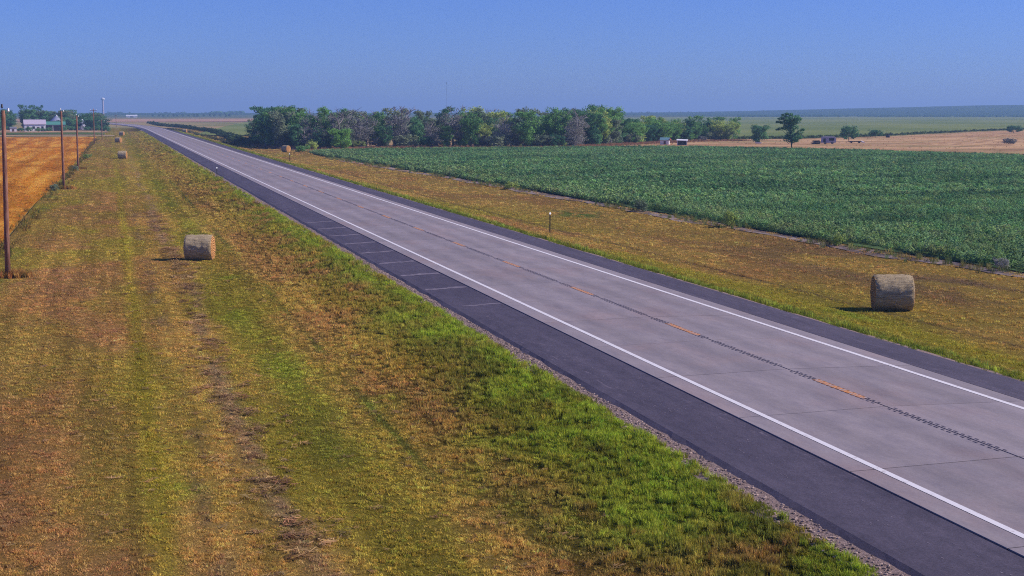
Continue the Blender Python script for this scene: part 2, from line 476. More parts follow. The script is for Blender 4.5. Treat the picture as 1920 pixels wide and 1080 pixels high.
def mat_concrete():
    m, n, out = new_mat('worn_concrete'); L = n.links.new
    b = N(n, 'ShaderNodeBsdfPrincipled'); b.inputs['Roughness'].default_value = 0.85; b.inputs['Specular IOR Level'].default_value = 0.25
    g = N(n, 'ShaderNodeNewGeometry'); pos = g.outputs['Position']
    oi = N(n, 'ShaderNodeObjectInfo')
    t = noise(n, 1.1, 9, 0.74, pos, (1.5, 0.4, 1))
    r = ramp(n, [(0.3, lin(131, 122, 128)), (0.7, lin(158, 146, 147))])
    L(t.outputs['Fac'], r.inputs['Fac'])
    # rusty-pink drift marks
    t4 = noise(n, 0.35, 4, 0.6, pos, (1.0, .5, 1)); r4 = ramp(n, [(0.5, (1, 1, 1)), (0.68, (1.05, .96, .92))])
    L(t4.outputs['Fac'], r4.inputs['Fac'])
    # dark wheel paths
    sx = N(n, 'ShaderNodeSeparateXYZ'); L(pos, sx.inputs[0])
    def gauss(c0, wd):
        s1 = N(n, 'ShaderNodeMath', operation='SUBTRACT'); s1.inputs[1].default_value = c0; L(sx.outputs['X'], s1.inputs[0])
        s2 = N(n, 'ShaderNodeMath', operation='DIVIDE'); s2.inputs[1].default_value = wd; L(s1.outputs[0], s2.inputs[0])
        s3 = N(n, 'ShaderNodeMath', operation='POWER'); s3.inputs[1].default_value = 2; L(s2.outputs[0], s3.inputs[0])
        s4 = N(n, 'ShaderNodeMath', operation='MULTIPLY'); s4.inputs[1].default_value = -1; L(s3.outputs[0], s4.inputs[0])
        s5 = N(n, 'ShaderNodeMath', operation='EXPONENT'); L(s4.outputs[0], s5.inputs[0])
        return s5
    acc = None
    for c0 in (17.75, 19.45, 21.3, 23.0):
        gg = gauss(c0, 0.42)
        if acc is None: acc = gg
        else:
            a2 = N(n, 'ShaderNodeMath', operation='ADD'); L(acc.outputs[0], a2.inputs[0]); L(gg.outputs[0], a2.inputs[1]); acc = a2
    wp = N(n, 'ShaderNodeMath', operation='MULTIPLY'); wp.inputs[1].default_value = 0.15; L(acc.outputs[0], wp.inputs[0])
    inv = N(n, 'ShaderNodeMath', operation='SUBTRACT'); inv.inputs[0].default_value = 1.0; L(wp.outputs[0], inv.inputs[1])
    # slab to slab tone
    sl = N(n, 'ShaderNodeMath', operation='MULTIPLY_ADD'); sl.inputs[1].default_value = 0.13; sl.inputs[2].default_value = 0.96
    L(oi.outputs['Random'], sl.inputs[0])
    mm = N(n, 'ShaderNodeMath', operation='MULTIPLY'); L(inv.outputs[0], mm.inputs[0]); L(sl.outputs[0], mm.inputs[1])
    # aggregate grain
    t2 = noise(n, 14, 5, 0.85, pos); r2 = ramp(n, [(0.3, (.82, .82, .82)), (0.7, (1.1, 1.1, 1.1))]); L(t2.outputs['Fac'], r2.inputs['Fac'])
    x1 = N(n, 'ShaderNodeMix', data_type='RGBA', blend_type='MULTIPLY'); x1.inputs['Factor'].default_value = 1
    L(r.outputs['Color'], x1.inputs['A']); L(r4.outputs['Color'], x1.inputs['B'])
    x2 = N(n, 'ShaderNodeMix', data_type='RGBA', blend_type='MULTIPLY'); x2.inputs['Factor'].default_value = 1
    L(x1.outputs['Result'], x2.inputs['A']); L(r2.outputs['Color'], x2.inputs['B'])
    vm = N(n, 'ShaderNodeVectorMath', operation='SCALE'); L(x2.outputs['Result'], vm.inputs[0]); L(mm.outputs[0], vm.inputs['Scale'])
    L(vm.outputs['Vector'], b.inputs['Base Color'])
    bp = N(n, 'ShaderNodeBump'); bp.inputs['Strength'].default_value = 0.15; bp.inputs['Distance'].default_value = 0.01
    L(t2.outputs['Fac'], bp.inputs['Height']); L(bp.outputs['Normal'], b.inputs['Normal'])
    L(b.outputs['BSDF'], out.inputs['Surface'])
    return m

def mat_asphalt():
    m, n, out = new_mat('shoulder_asphalt'); L = n.links.new
    b = N(n, 'ShaderNodeBsdfPrincipled'); b.inputs['Roughness'].default_value = 0.8; b.inputs['Specular IOR Level'].default_value = 0.3
    pos = N(n, 'ShaderNodeNewGeometry').outputs['Position']
    t = noise(n, 0.8, 6, 0.65, pos, (1.2, 0.12, 1))
    r = ramp(n, [(0.3, lin(72, 65, 78)), (0.7, lin(92, 84, 97))]); L(t.outputs['Fac'], r.inputs['Fac'])
    # scuffed chalky streaks
    t3 = noise(n, 5, 5, 0.7, pos, (1.6, 0.25, 1)); r3 = ramp(n, [(0.55, (0, 0, 0)), (0.72, (1, 1, 1))]); L(t3.outputs['Fac'], r3.inputs['Fac'])
    t5 = noise(n, 0.5, 2, 0.5, pos, (1, .1, 1)); r5 = ramp(n, [(0.44, (0, 0, 0)), (0.6, (.55, .55, .55))]); L(t5.outputs['Fac'], r5.inputs['Fac'])
    ml = N(n, 'ShaderNodeMix', data_type='RGBA', blend_type='MULTIPLY'); ml.inputs['Factor'].default_value = 1
    L(r3.outputs['Color'], ml.inputs['A']); L(r5.outputs['Color'], ml.inputs['B'])
    mx = N(n, 'ShaderNodeMix', data_type='RGBA'); L(ml.outputs['Result'], mx.inputs['Factor'])
    L(r.outputs['Color'], mx.inputs['A']); mx.inputs['B'].default_value = (*lin(150, 136, 146), 1)
    t2 = noise(n, 16, 5, 0.85, pos); r2 = ramp(n, [(0.3, (.6, .6, .6)), (0.7, (1.25, 1.25, 1.25))]); L(t2.outputs['Fac'], r2.inputs['Fac'])
    x2 = N(n, 'ShaderNodeMix', data_type='RGBA', blend_type='MULTIPLY'); x2.inputs['Factor'].default_value = 1
    L(mx.outputs['Result'], x2.inputs['A']); L(r2.outputs['Color'], x2.inputs['B'])
    t6 = noise(n, 2.2, 8, 0.8, pos, (1.3, .5, 1)); r6 = ramp(n, [(0.3, (.72, .72, .74)), (0.7, (1.22, 1.2, 1.18))]); L(t6.outputs['Fac'], r6.inputs['Fac'])
    x3 = N(n, 'ShaderNodeMix', data_type='RGBA', blend_type='MULTIPLY'); x3.inputs['Factor'].default_value = 1
    L(x2.outputs['Result'], x3.inputs['A']); L(r6.outputs['Color'], x3.inputs['B'])
    L(x3.outputs['Result'], b.inputs['Base Color'])
    bp = N(n, 'ShaderNodeBump'); bp.inputs['Strength'].default_value = 0.4; bp.inputs['Distance'].default_value = 0.015
    L(t2.outputs['Fac'], bp.inputs['Height']); L(bp.outputs['Normal'], b.inputs['Normal'])
    L(b.outputs['BSDF'], out.inputs['Surface'])
    return m

def mat_paint(name, c, wear=0.42):
    m, n, out = new_mat(name); L = n.links.new
    b = N(n, 'ShaderNodeBsdfPrincipled'); b.inputs['Roughness'].default_value = 0.7
    pos = N(n, 'ShaderNodeNewGeometry').outputs['Position']
    t = noise(n, 5, 9, 0.8, pos); r = ramp(n, [(wear - .08, lin(168, 154, 150)), (wear + .06, c)])
    L(t.outputs['Fac'], r.inputs['Fac']); L(r.outputs['Color'], b.inputs['Base Color'])
    L(b.outputs['BSDF'], out.inputs['Surface'])
    return m

M_conc = mat_concrete(); M_asph = mat_asphalt()
M_white = mat_paint('white_road_paint', lin(226, 220, 220), 0.40)
M_yellow = mat_paint('yellow_road_paint', lin(214, 138, 62), 0.49)
M_joint = mat_noise('dark_joint_filler', lin(52, 48, 54), lin(70, 64, 68), 4, 0.9)
M_groove = mat_noise('dark_groove', lin(90, 84, 98), lin(116, 109, 120), 5, 0.95)

CROWN = 0.075
road = empty('road', (0, 0, 0)); tag(road, 'grey concrete two lane highway with dark asphalt shoulders', kind='structure')
yfull = np.array(list(np.arange(-60, 700, 20.0)) + list(np.arange(700, 1120, 10.0)))
strip(ROAD_L + .02, XC, -.012, CROWN - .012, yfull, 'road_base', M_joint, road)
strip(XC, ROAD_R - .02, CROWN - .012, -.012, yfull, 'road_base', M_joint, road)
J0 = 35.75           # a transverse joint
PITCH = 6.15
# slabs near enough to tell apart
def slab_mesh(side):
    g = 0.024
    mb = bmesh.new()
    if side < 0: xa, xb, za, zb = ROAD_L - XC, -g, 0.0, CROWN
    else: xa, xb, za, zb = g, ROAD_R - XC, CROWN, 0.0
    y0, y1 = g, PITCH - g
    vs = [mb.verts.new(p) for p in ((xa, y0, za), (xb, y0, zb), (xb, y1, zb), (xa, y1, za), (xa, y0, za - .22), (xb, y0, zb - .22), (xb, y1, zb - .22), (xa, y1, za - .22))]
    for q in ((0, 1, 2, 3), (0, 4, 5, 1), (1, 5, 6, 2), (2, 6, 7, 3), (3, 7, 4, 0)): mb.faces.new([vs[i] for i in q])
    bmesh.ops.bevel(mb, geom=[e for e in mb.edges if abs(e.verts[0].co.z - e.verts[1].co.z) < .2 and min(v.co.z for v in e.verts) > -.1], offset=.004, segments=1, affect='EDGES')
    bmesh.ops.recalc_face_normals(mb, faces=mb.faces)
    me = bpy.data.meshes.new('concrete_slab'); mb.to_mesh(me); mb.free(); me.materials.append(M_conc)
    return me
slabs = {-1: slab_mesh(-1), 1: slab_mesh(1)}
k0, k1 = -5, 31
for k in range(k0, k1):
    for s_ in (-1, 1):
        o = bpy.data.objects.new('concrete_slab', slabs[s_]); C.objects.link(o); o.parent = road
        o.location = (XC, J0 + k * PITCH, random.uniform(-.002, .002)); o.rotation_euler = (0, 0, 0)
yend = J0 + k1 * PITCH
yf = np.array([yend + .01] + list(np.arange(math.ceil(yend / 20) * 20 + 20, 700, 20.0)) + list(np.arange(700, 1120, 10.0)))
strip(ROAD_L, XC - .011, 0, CROWN, yf, 'lane_pavement', M_conc, road, .2)
strip(XC + .011, ROAD_R, CROWN, 0, yf, 'lane_pavement', M_conc, road, .2)
strip(SH_L, ROAD_L - .07, -.105, -.01, yfull, 'asphalt_shoulder', M_asph, road, .02)
edge_y = np.concatenate([np.arange(-60, 130, .45), np.arange(130, 700, 10.0), np.arange(700, 1120, 10.0)]); n_ = len(edge_y); ei = np.arange(n_ - 1)
eA = np.stack([SH_L - .12 - .16 * fbm(edge_y, edge_y * 0, .9, 1, 87, 3) + path_x(edge_y), edge_y, np.full(n_, -.172)], -1); eB = np.stack([SH_L + path_x(edge_y), edge_y, np.full(n_, -.106)], -1)
link('shoulder_edge_slope', mesh_np('shoulder_edge_slope', np.concatenate([eA, eB]), np.stack([ei, ei + n_, ei + n_ + 1, ei + 1], -1)), M_asph, road)
strip(ROAD_R + .05, SH_R, -.01, -.09, yfull, 'asphalt_shoulder', M_asph, road, .25)

def zr(x):  # concrete surface height
    return CROWN * (1 - abs(x - XC) / (ROAD_R - XC))
def flat(x0, x1, y0, y1, dz, name, mat, parent=road):
    return strip(x0, x1, zr(x0) + dz, zr(x1) + dz, [y0, y1], name, mat, parent)
LW, RW = 16.72, 24.03
for (x0, x1) in ((LW - .085, LW + .085), (RW - .09, RW + .09)):
    strip(x0, x1, zr(x0) + .006, zr(x1) + .006, yfull, 'edge_line', M_white, road)
# yellow dashes of the passing line, 3 m every 12.2 m
y = 36.9 - 12.25 * 5
dm = None
while y < 330:
    strip(XC - .10, XC - .005, zr(XC - .10) + .006, zr(XC) + .006, [y, y + 3.05], 'centre_dash', M_yellow, road)
    strip(XC + .005, XC + .10, zr(XC) + .006, zr(XC + .10) + .006, [y, y + 3.05], 'centre_dash', M_yellow, road)
    y += 12.25
# rumble grooves milled beside the centre joint: two rows of small flat dark marks
gr = MB(); gy = MB()
y = -10.0
while y < 190:
    if min((y - J0) % PITCH, (J0 - y) % PITCH) > .42:
        tgt = gy if (y - 36.9) % 12.25 < 3.0 else gr
        for x0 in (XC - .125, XC + .075):
            j = random.uniform(-.012, .012); l_ = random.uniform(.13, .2)
            x1 = x0 + .05
            tgt.poly([(x0 + j, y, zr(x0) + .0085), (x1 + j, y, zr(x1) + .0085), (x1 + j, y + l_, zr(x1) + .0085), (x0 + j, y + l_, zr(x0) + .0085)])
    y += .30
tag(gr.build('rumble_grooves', M_groove, road), kind='stuff')
tag(gy.build('painted_rumble_grooves', mat_noise('orange_painted_groove', lin(120, 84, 62), lin(164, 108, 62), 6, .95), road), kind='stuff')
# sealed cracks across the left shoulder at the joints
M_crack = mat_noise('sandy_crack', lin(98, 90, 102), lin(138, 128, 138), 3, .95)
for i, yc in enumerate((60.4, 66.6, 72.7, 78.9, 85.0, 91.2, 97.3, 103.4, 109.6)):
    mb = MB(); npt = 14; pa = []; pb = []
    xs_ = np.linspace(SH_L + .12 if i > 0 else SH_L + .4, ROAD_L - .12, npt)
    for j, x in enumerate(xs_):
        z = -.105 + (x - SH_L) / (ROAD_L - .035 - SH_L) * .095 + .005
        yy = yc + .06 * math.sin(x * 5 + i) + .05 * random.uniform(-1, 1); hw = .27 * random.uniform(.6, 1.3) * (.5 if i < 1 else 1)
        pa.append((x, yy - hw, z)); pb.append((x, yy + hw, z))
    for j in range(npt - 1): mb.poly([pa[j], pa[j + 1], pb[j + 1], pb[j]])
    mb.build('sealed_crack', M_crack, road)
# scuffed pale flecks along the outer half of the left shoulder
fl = MB()
for i in range(420):
    yy = random.uniform(18, 75); x = SH_L + random.choice([.75, .75, .95, 1.3]) + random.gauss(0, .09); ln = random.uniform(.03, .12); wd = random.uniform(.01, .03)
    zf_ = lambda x: -.105 + (x - SH_L) / (ROAD_L - .07 - SH_L) * .095 + .004
    fl.poly([(x, yy, zf_(x)), (x + wd, yy + ln * .3, zf_(x + wd)), (x + wd * .6, yy + ln, zf_(x + wd * .6)), (x - wd * .4, yy + ln * .7, zf_(x - wd * .4))])
tag(fl.build('scuff_flecks', M_crack, road), kind='stuff')
# gravel edge
M_gravel = mat_noise('pinkish_gravel', lin(104, 88, 82), lin(146, 124, 116), 14, .95, .8, 22, c2=lin(176, 152, 142))
def edge_strip(name, xa, xb, y0, y1, za, zb, wob):
    ys_ = np.array(spaced(y0, y1, .35, 1.01)); n_ = len(ys_)
    A = np.stack([xa + wob * (fbm(ys_, ys_ * 0, 1.3, 1, 5) - .5), ys_, np.full(n_, za)], -1)
    B = np.stack([np.full(n_, xb), ys_, np.full(n_, zb)], -1)
    i = np.arange(n_ - 1)
    return tag(link(name, mesh_np(name, np.concatenate([A, B]), np.stack([i, i + n_, i + n_ + 1, i + 1], -1)), M_gravel), kind='structure')
tag(edge_strip('gravel_edge', 12.85, SH_L - .1, -40, 690, -.25, -.16, .5), 'narrow pinkish gravel edge beside left asphalt shoulder')
tag(edge_strip('gravel_edge', 27.32, SH_R - .1, -40, 690, -.225, -.165, .3), 'narrow gravel edge beside right asphalt shoulder')

# ------------------------------------------------------------------ instanced stuff
def proto(name, V, F, mat):
    me = mesh_np(name, V, F); me.materials.append(mat)
    return bpy.data.objects.new(name, me)      # not linked: only a source for geometry nodes

def tuft(nb, rad, h, wid, lean, mat, seed):
    r = np.random.default_rng(seed); V = []; F = []
    for i in range(nb):
        a = r.uniform(0, 6.283); d = rad * math.sqrt(r.uniform(0, 1)); bx, by = d * math.cos(a), d * math.sin(a)
        a2 = r.uniform(0, 6.283); hh = h * r.uniform(.55, 1.1); ln = lean * hh * r.uniform(.3, 1.2); ww = wid * r.uniform(.7, 1.3)
        dx, dy = math.cos(a2), math.sin(a2); a3 = r.uniform(0, 6.283); px, py = math.cos(a3) * ww / 2, math.sin(a3) * ww / 2
        b = len(V)
        V += [(bx - px, by - py, -.01), (bx + px, by + py, -.01), (bx + px * .8 + dx * ln * .35, by + py * .8 + dy * ln * .35, hh * .6), (bx - px * .8 + dx * ln * .35, by - py * .8 + dy * ln * .35, hh * .6), (bx + dx * ln, by + dy * ln, hh)]
        F += [(b, b + 1, b + 2), (b, b + 2, b + 3), (b + 3, b + 2, b + 4)]
    return proto('grass_tuft', V, F, mat)

def leafclump(nl, rad, h, size, mat, seed):
    r = np.random.default_rng(seed); V = []; F = []
    for i in range(nl):
        a = r.uniform(0, 6.283); u = r.uniform(0, 1) ** .5; z = h * (1 - u * u * .75) * r.uniform(.55, 1.05); d = rad * u
        c_ = Vector((d * math.cos(a), d * math.sin(a), z))
        nrm = Vector((math.cos(a) * u * .7, math.sin(a) * u * .7, .8)) + Vector(r.normal(0, .45, 3)); nrm.normalize()
        t = nrm.cross(Vector(r.normal(0, 1, 3))).normalized(); b_ = nrm.cross(t); s = size * r.uniform(.6, 1.25)
        b = len(V)
        for (p, q) in ((-.5, 0), (0, -.42), (.5, 0), (0, .42)): V.append(tuple(c_ + t * p * s * 1.3 + b_ * q * s))
        F += [(b, b + 1, b + 2), (b, b + 2, b + 3)]
    return proto('leaf_clump', V, F, mat)

def scatter(name, P, scl, cols, protos, label, hz=None, cat=None):
    """point mesh + geometry nodes: one object of stuff"""
    n_ = len(P)
    me = bpy.data.meshes.new(name); me.vertices.add(n_)
    me.vertices.foreach_set('co', np.asarray(P, np.float32).ravel())
    rot = np.zeros((n_, 3), np.float32); rot[:, 2] = rng.uniform(0, 6.283, n_); rot[:, :2] = rng.normal(0, .06, (n_, 2))
    a = me.attributes.new('rot', 'FLOAT_VECTOR', 'POINT'); a.data.foreach_set('vector', rot.ravel())
    s3 = np.repeat(np.asarray(scl, np.float32)[:, None], 3, 1)
    if hz is not None: s3[:, 2] *= hz
    a = me.attributes.new('scl', 'FLOAT_VECTOR', 'POINT'); a.data.foreach_set('vector', s3.astype(np.float32).ravel())
    a = me.attributes.new('var', 'INT', 'POINT'); a.data.foreach_set('value', rng.integers(0, len(protos), n_).astype(np.int32))
    set_col(me, cols)
    o = link(name, me); tag(o, label, kind='stuff')
    g = bpy.data.node_groups.new('scatter_' + name, 'GeometryNodeTree')
    g.interface.new_socket('Geometry', in_out='INPUT', socket_type='NodeSocketGeometry')
    g.interface.new_socket('Geometry', in_out='OUTPUT', socket_type='NodeSocketGeometry')
    gi = g.nodes.new('NodeGroupInput'); go = g.nodes.new('NodeGroupOutput')
    jn = g.nodes.new('GeometryNodeJoinGeometry')
    for p in reversed(protos):
        oi = g.nodes.new('GeometryNodeObjectInfo'); oi.inputs['Object'].default_value = p; oi.inputs['As Instance'].default_value = True
        g.links.new(oi.outputs['Geometry'], jn.inputs[0])
    ip = g.nodes.new('GeometryNodeInstanceOnPoints'); ip.inputs['Pick Instance'].default_value = True
    def att(nm, ty):
        t = g.nodes.new('GeometryNodeInputNamedAttribute'); t.data_type = ty; t.inputs['Name'].default_value = nm; return t.outputs[0]
    g.links.new(gi.outputs[0], ip.inputs['Points']); g.links.new(jn.outputs[0], ip.inputs['Instance'])
    g.links.new(att('var', 'INT'), ip.inputs['Instance Index']); g.links.new(att('rot', 'FLOAT_VECTOR'), ip.inputs['Rotation']); g.links.new(att('scl', 'FLOAT_VECTOR'), ip.inputs['Scale'])
    g.links.new(ip.outputs[0], go.inputs[0])
    md = o.modifiers.new('scatter', 'NODES'); md.node_group = g
    return o

M_blade = mat_blade('grass_blades', .25)
def rand_area(x0, x1, y0, y1, dens):
    n_ = int((x1 - x0) * (y1 - y0) * dens)
    return rng.uniform(x0, x1, n_), rng.uniform(y0, y1, n_)

def jitter_cols(c, amt=.25):
    k = np.exp(rng.normal(0, amt, len(c)))[:, None]
    hue = 1 + rng.normal(0, .07, (len(c), 3))
    return np.clip(c * k * hue, .003, .95)

short = [tuft(18, .085, .062, .012, 1.1, M_blade, s) for s in (1, 2, 3, 4)]
tall = [tuft(20, .10, .19, .014, .8, M_blade, s) for s in (11, 12, 13, 14)]

X = []; Y = []; S = []
for (x0, x1, y0, y1, dn, sc) in ((-5, 13.2, 19, 42, 150, .85), (-6.8, 13.2, 42, 75, 85, 1.05), (-6.8, 13.2, 75, 130, 32, 1.4), (-6.8, 12.9, 130, 300, 7, 2.2), (-6.8, 12.9, 300, 640, 1.4, 3.6)):
    a, b = rand_area(x0, x1, y0, y1, dn); X.append(a); Y.append(b); S.append(np.full(len(a), sc) * rng.uniform(.65, 1.35, len(a)))
X = np.concatenate(X); Y = np.concatenate(Y); S = np.concatenate(S)
keep = rng.uniform(0, 1, len(X)) < (.25 + .75 * sstep(.38, .6, fbm(X, Y, .3, .36, 201, 2)))
X, Y, S = X[keep], Y[keep], S[keep]
hgt = (.4 + 1.2 * sstep(.3, .7, fbm(X, Y, .3, .4, 211, 2))) * (.7 + 1.2 * sstep(6.5, 11.5, X)) / np.sqrt(S)
scatter('mown_grass', np.stack([X, Y, terrain(X, Y)], -1), S, jitter_cols(left_col(X, Y) * 1.6), short, 'short mown grass covering the left roadside verge', hgt)

X = []; Y = []; S = []
for (x0, x1, y0, y1, dn, sc) in ((12.1, 13.2, 19, 75, 34, .8), (10.2, 13.25, 19, 75, 26, .9), (11.3, 13.25, 75, 180, 12, 1.3), (11.3, 13.2, 180, 640, 2.5, 2.2)):
    a, b = rand_area(x0, x1, y0, y1, dn); X.append(a); Y.append(b); S.append(np.full(len(a), sc) * rng.uniform(.6, 1.3, len(a)))
X = np.concatenate(X); Y = np.concatenate(Y); S = np.concatenate(S)
pm = np.zeros(len(X))
for (a, b, sx, sy, k) in PATCHES: pm = np.maximum(pm, np.exp(-(((X - a) / sx) ** 2 + ((Y - b) / sy) ** 2)))
keep = rng.uniform(0, 1, len(X)) < np.clip(sstep(11.3, 12.6, X + 2.2 * (fbm(X, Y, 1.5, 4, 221, 3) - .5)) * sstep(.3, .55, fbm(X, Y, .6, 1.4, 231, 3)) + .7 * pm, 0, 1)
X, Y, S = X[keep], Y[keep], S[keep]
scatter('shoulder_grass', np.stack([X, Y, terrain(X, Y)], -1), S * (.55 + .5 * fbm(X, Y, .9, 2, 241, 2)), jitter_cols(left_col(X, Y) * 1.35, .3), tall, 'taller bright green grass along the left shoulder edge')

X = []; Y = []; S = []
for (x0, x1, y0, y1, dn, sc) in ((27.4, 48, 38, 80, 32, 1.2), (27.4, 48, 80, 140, 14, 1.7), (27.4, 46, 140, 300, 4, 2.5), (27.4, 42, 300, 640, 1, 4)):
    a, b = rand_area(x0, x1, y0, y1, dn); X.append(a); Y.append(b); S.append(np.full(len(a), sc) * rng.uniform(.65, 1.35, len(a)))
X = np.concatenate(X); Y = np.concatenate(Y); S = np.concatenate(S)
keep = rng.uniform(0, 1, len(X)) < (.25 + .75 * sstep(.36, .6, fbm(X, Y, .6, 1.0, 301, 3)))
X, Y, S = X[keep], Y[keep], S[keep]
hgt = (.35 + 1.5 * sstep(.3, .7, fbm(X, Y, .6, 1.2, 311, 3))) * (.8 + 1.6 * sstep(29, 27.6, X)) / np.sqrt(S)
scatter('ditch_grass', np.stack([X, Y, terrain(X, Y)], -1), S, jitter_cols(right_col(X, Y) * 1.65), short, 'dry mown grass covering the right roadside ditch', hgt)
X = []; Y = []; S = []
for (y0, y1, dn, sc) in ((38, 90, 14, 1.0), (90, 200, 6, 1.5), (200, 560, 1.6, 2.4)):
    a, b = rand_area(27.0, 28.6, y0, y1, dn); X.append(a); Y.append(b); S.append(np.full(len(a), sc) * rng.uniform(.5, 1.2, len(a)))
X = np.concatenate(X); Y = np.concatenate(Y); S = np.concatenate(S)
keep = rng.uniform(0, 1, len(X)) < sstep(.32, .55, fbm(X, Y, .7, 2.2, 321, 3)) * sstep(28.7, 27.8, X)
X, Y, S = X[keep], Y[keep], S[keep]
scatter('shoulder_grass', np.stack([X, Y, terrain(X, Y)], -1), S * .9, jitter_cols(mixc(GREEN, BRIGHT, fbm(X, Y, .6, 1, 5)) * .95, .22), tall, 'tufted green grass along the right shoulder edge')

def straw(seed):
    r = np.random.default_rng(seed); V = []; F = []
    for i in range(16):
        c = np.array([r.normal(0, .09), r.normal(0, .09), r.uniform(.01, .07)]); a = r.uniform(0, 6.283); ln = r.uniform(.06, .16)
        d = np.array([math.cos(a) * ln, math.sin(a) * ln, r.normal(0, .02)]); p = np.array([-math.sin(a), math.cos(a), .3]) * .008
        b = len(V); V += [tuple(c - d - p), tuple(c + d - p), tuple(c + d + p), tuple(c - d + p)]; F += [(b, b + 1, b + 2), (b, b + 2, b + 3)]
    return proto('straw_wisp', V, F, M_blade)
X = []; Y = []; S = []
for (y0, y1, dn, sc) in ((19, 60, 26, .75), (60, 140, 9, 1.1)):
    n_ = int((y1 - y0) * dn); b = rng.uniform(y0, y1, n_); a = 3.55 + .25 * np.sin(b * .09) + rng.normal(0, .42, n_); X.append(a); Y.append(b); S.append(np.full(n_, sc) * rng.uniform(.6, 1.5, n_))
    n_ = int((y1 - y0) * dn * 1.2); b = rng.uniform(y0, y1, n_); a = rng.uniform(-5, 11, n_); X.append(a); Y.append(b); S.append(np.full(n_, sc) * rng.uniform(.4, 1.0, n_))
X = np.concatenate(X); Y = np.concatenate(Y); S = np.concatenate(S)
k = rng.uniform(0, 1, len(X)) < sstep(.42, .66, fbm(X, Y, .6, 1.2, 251, 3)); X, Y, S = X[k], Y[k], S[k]
scatter('raked_straw', np.stack([X, Y, terrain(X, Y) + .02], -1), S, jitter_cols(mixc(lin(96, 76, 58), lin(200, 160, 112), rng.uniform(0, 1, len(X))), .2), [straw(i) for i in range(4)], 'loose raked straw scattered along the mown verge')

# ------------------------------------------------------------------ gravel stones on the left edge
def stone(seed, mat):
    bm = bmesh.new(); bmesh.ops.create_icosphere(bm, subdivisions=1, radius=.03); r = random.Random(seed)
    for v in bm.verts: v.co *= r.uniform(.7, 1.25); v.co.z *= .6
    me = bpy.data.meshes.new('stone'); bm.to_mesh(me); bm.free(); me.materials.append(mat)
    return bpy.data.objects.new('stone', me)
M_stone = mat_blade('gravel_stones', 0.0)
a, b = rand_area(12.95, 13.6, 18, 90, 100)
zz = np.interp(a, [12.85, 13.7], [-.245, -.158])
cc = mixc(lin(96, 82, 76), lin(190, 166, 154), rng.uniform(0, 1, len(a)))
scatter('gravel', np.stack([a, b, zz], -1), rng.uniform(.5, 1.5, len(a)), cc, [stone(i, M_stone) for i in range(3)], 'loose pinkish gravel between asphalt shoulder and grass')

# ------------------------------------------------------------------ stubble field (left)
def stub_edge(y): return np.interp(y, [60, 100, 146, 210, 290, 430, 505, 560], [-7.5, -7.3, -7.3, -6.4, -5.9, -5.5, -4.6, -4.3])
def poly_sheet(name, xl, xr, y0, y1, dz, cf, mat, label, nx=24, ny=None, kind='structure', ylist=None):
    ys_ = np.array(ylist) if ylist is not None else np.linspace(y0, y1, ny or 40)
    U = np.linspace(0, 1, nx)
    xl_, xr_ = np.broadcast_to(xl(ys_) if callable(xl) else xl, ys_.shape), np.broadcast_to(xr(ys_) if callable(xr) else xr, ys_.shape)
    X_ = xl_[:, None] * (1 - U) + xr_[:, None] * U
    Y_ = np.repeat(ys_[:, None], nx, 1)
    Z_ = terrain(X_, Y_) + dz
    V = np.stack([X_, Y_, Z_], -1).reshape(-1, 3)
    i = np.arange(nx - 1)[None, :] + np.arange(len(ys_) - 1)[:, None] * nx
    me = mesh_np(name, V, np.stack([i, i + 1, i + 1 + nx, i + nx], -1).reshape(-1, 4), True)
    if cf is not None: set_col(me, cf(V[:, 0], V[:, 1]))
    return tag(link(name, me, mat), label, kind=kind)
ST0 = np.array(lin(208, 142, 48)); ST1 = np.array(lin(230, 174, 78)); ST2 = np.array(lin(178, 116, 44))
def stub_col(x, y):
    c = mixc(ST0, ST1, sstep(.35, .65, fbm(x, y, 1.4, 40, 401)))
    c = mixc(c, ST2, sstep(.5, .68, fbm(x, y, 8, 20, 411)) * .7)
    c = mixc(c, ST2 * .8, sstep(.72, .9, np.abs(np.sin((x + .02 * y) * .55))) * .35)
    return c
M_stub = mat_attr_ground('wheat_stubble', 3.0, .35, .6)
poly_sheet('stubble_field', -95, stub_edge, 40, 532, .05, lambda x, y: stub_col(x, y) * .85, M_stub, 'orange wheat stubble field behind the line of poles', 90, 200)
X = []; Y = []; S = []
for (y0, y1, dn, sc) in ((70, 150, 9, 1.6), (150, 260, 5, 2.2), (260, 520, 2.0, 3.2)):
    a, b = rand_area(-44, -4, y0, y1, dn); k = (a < stub_edge(b) - .2) & (a > -.098 * b - 4); a, b = a[k], b[k]
    a = np.round(a / .38) * .38 + rng.normal(0, .06, len(a))
    X.append(a); Y.append(b); S.append(np.full(len(a), sc) * rng.uniform(.6, 1.3, len(a)))
X = np.concatenate(X); Y = np.concatenate(Y); S = np.concatenate(S)
scatter('wheat_stubble', np.stack([X, Y, terrain(X, Y) + .05], -1), S, jitter_cols(stub_col(X, Y) * 1.15, .2), short, 'cut orange straw stubble standing in rows', 1.1 / np.sqrt(S))
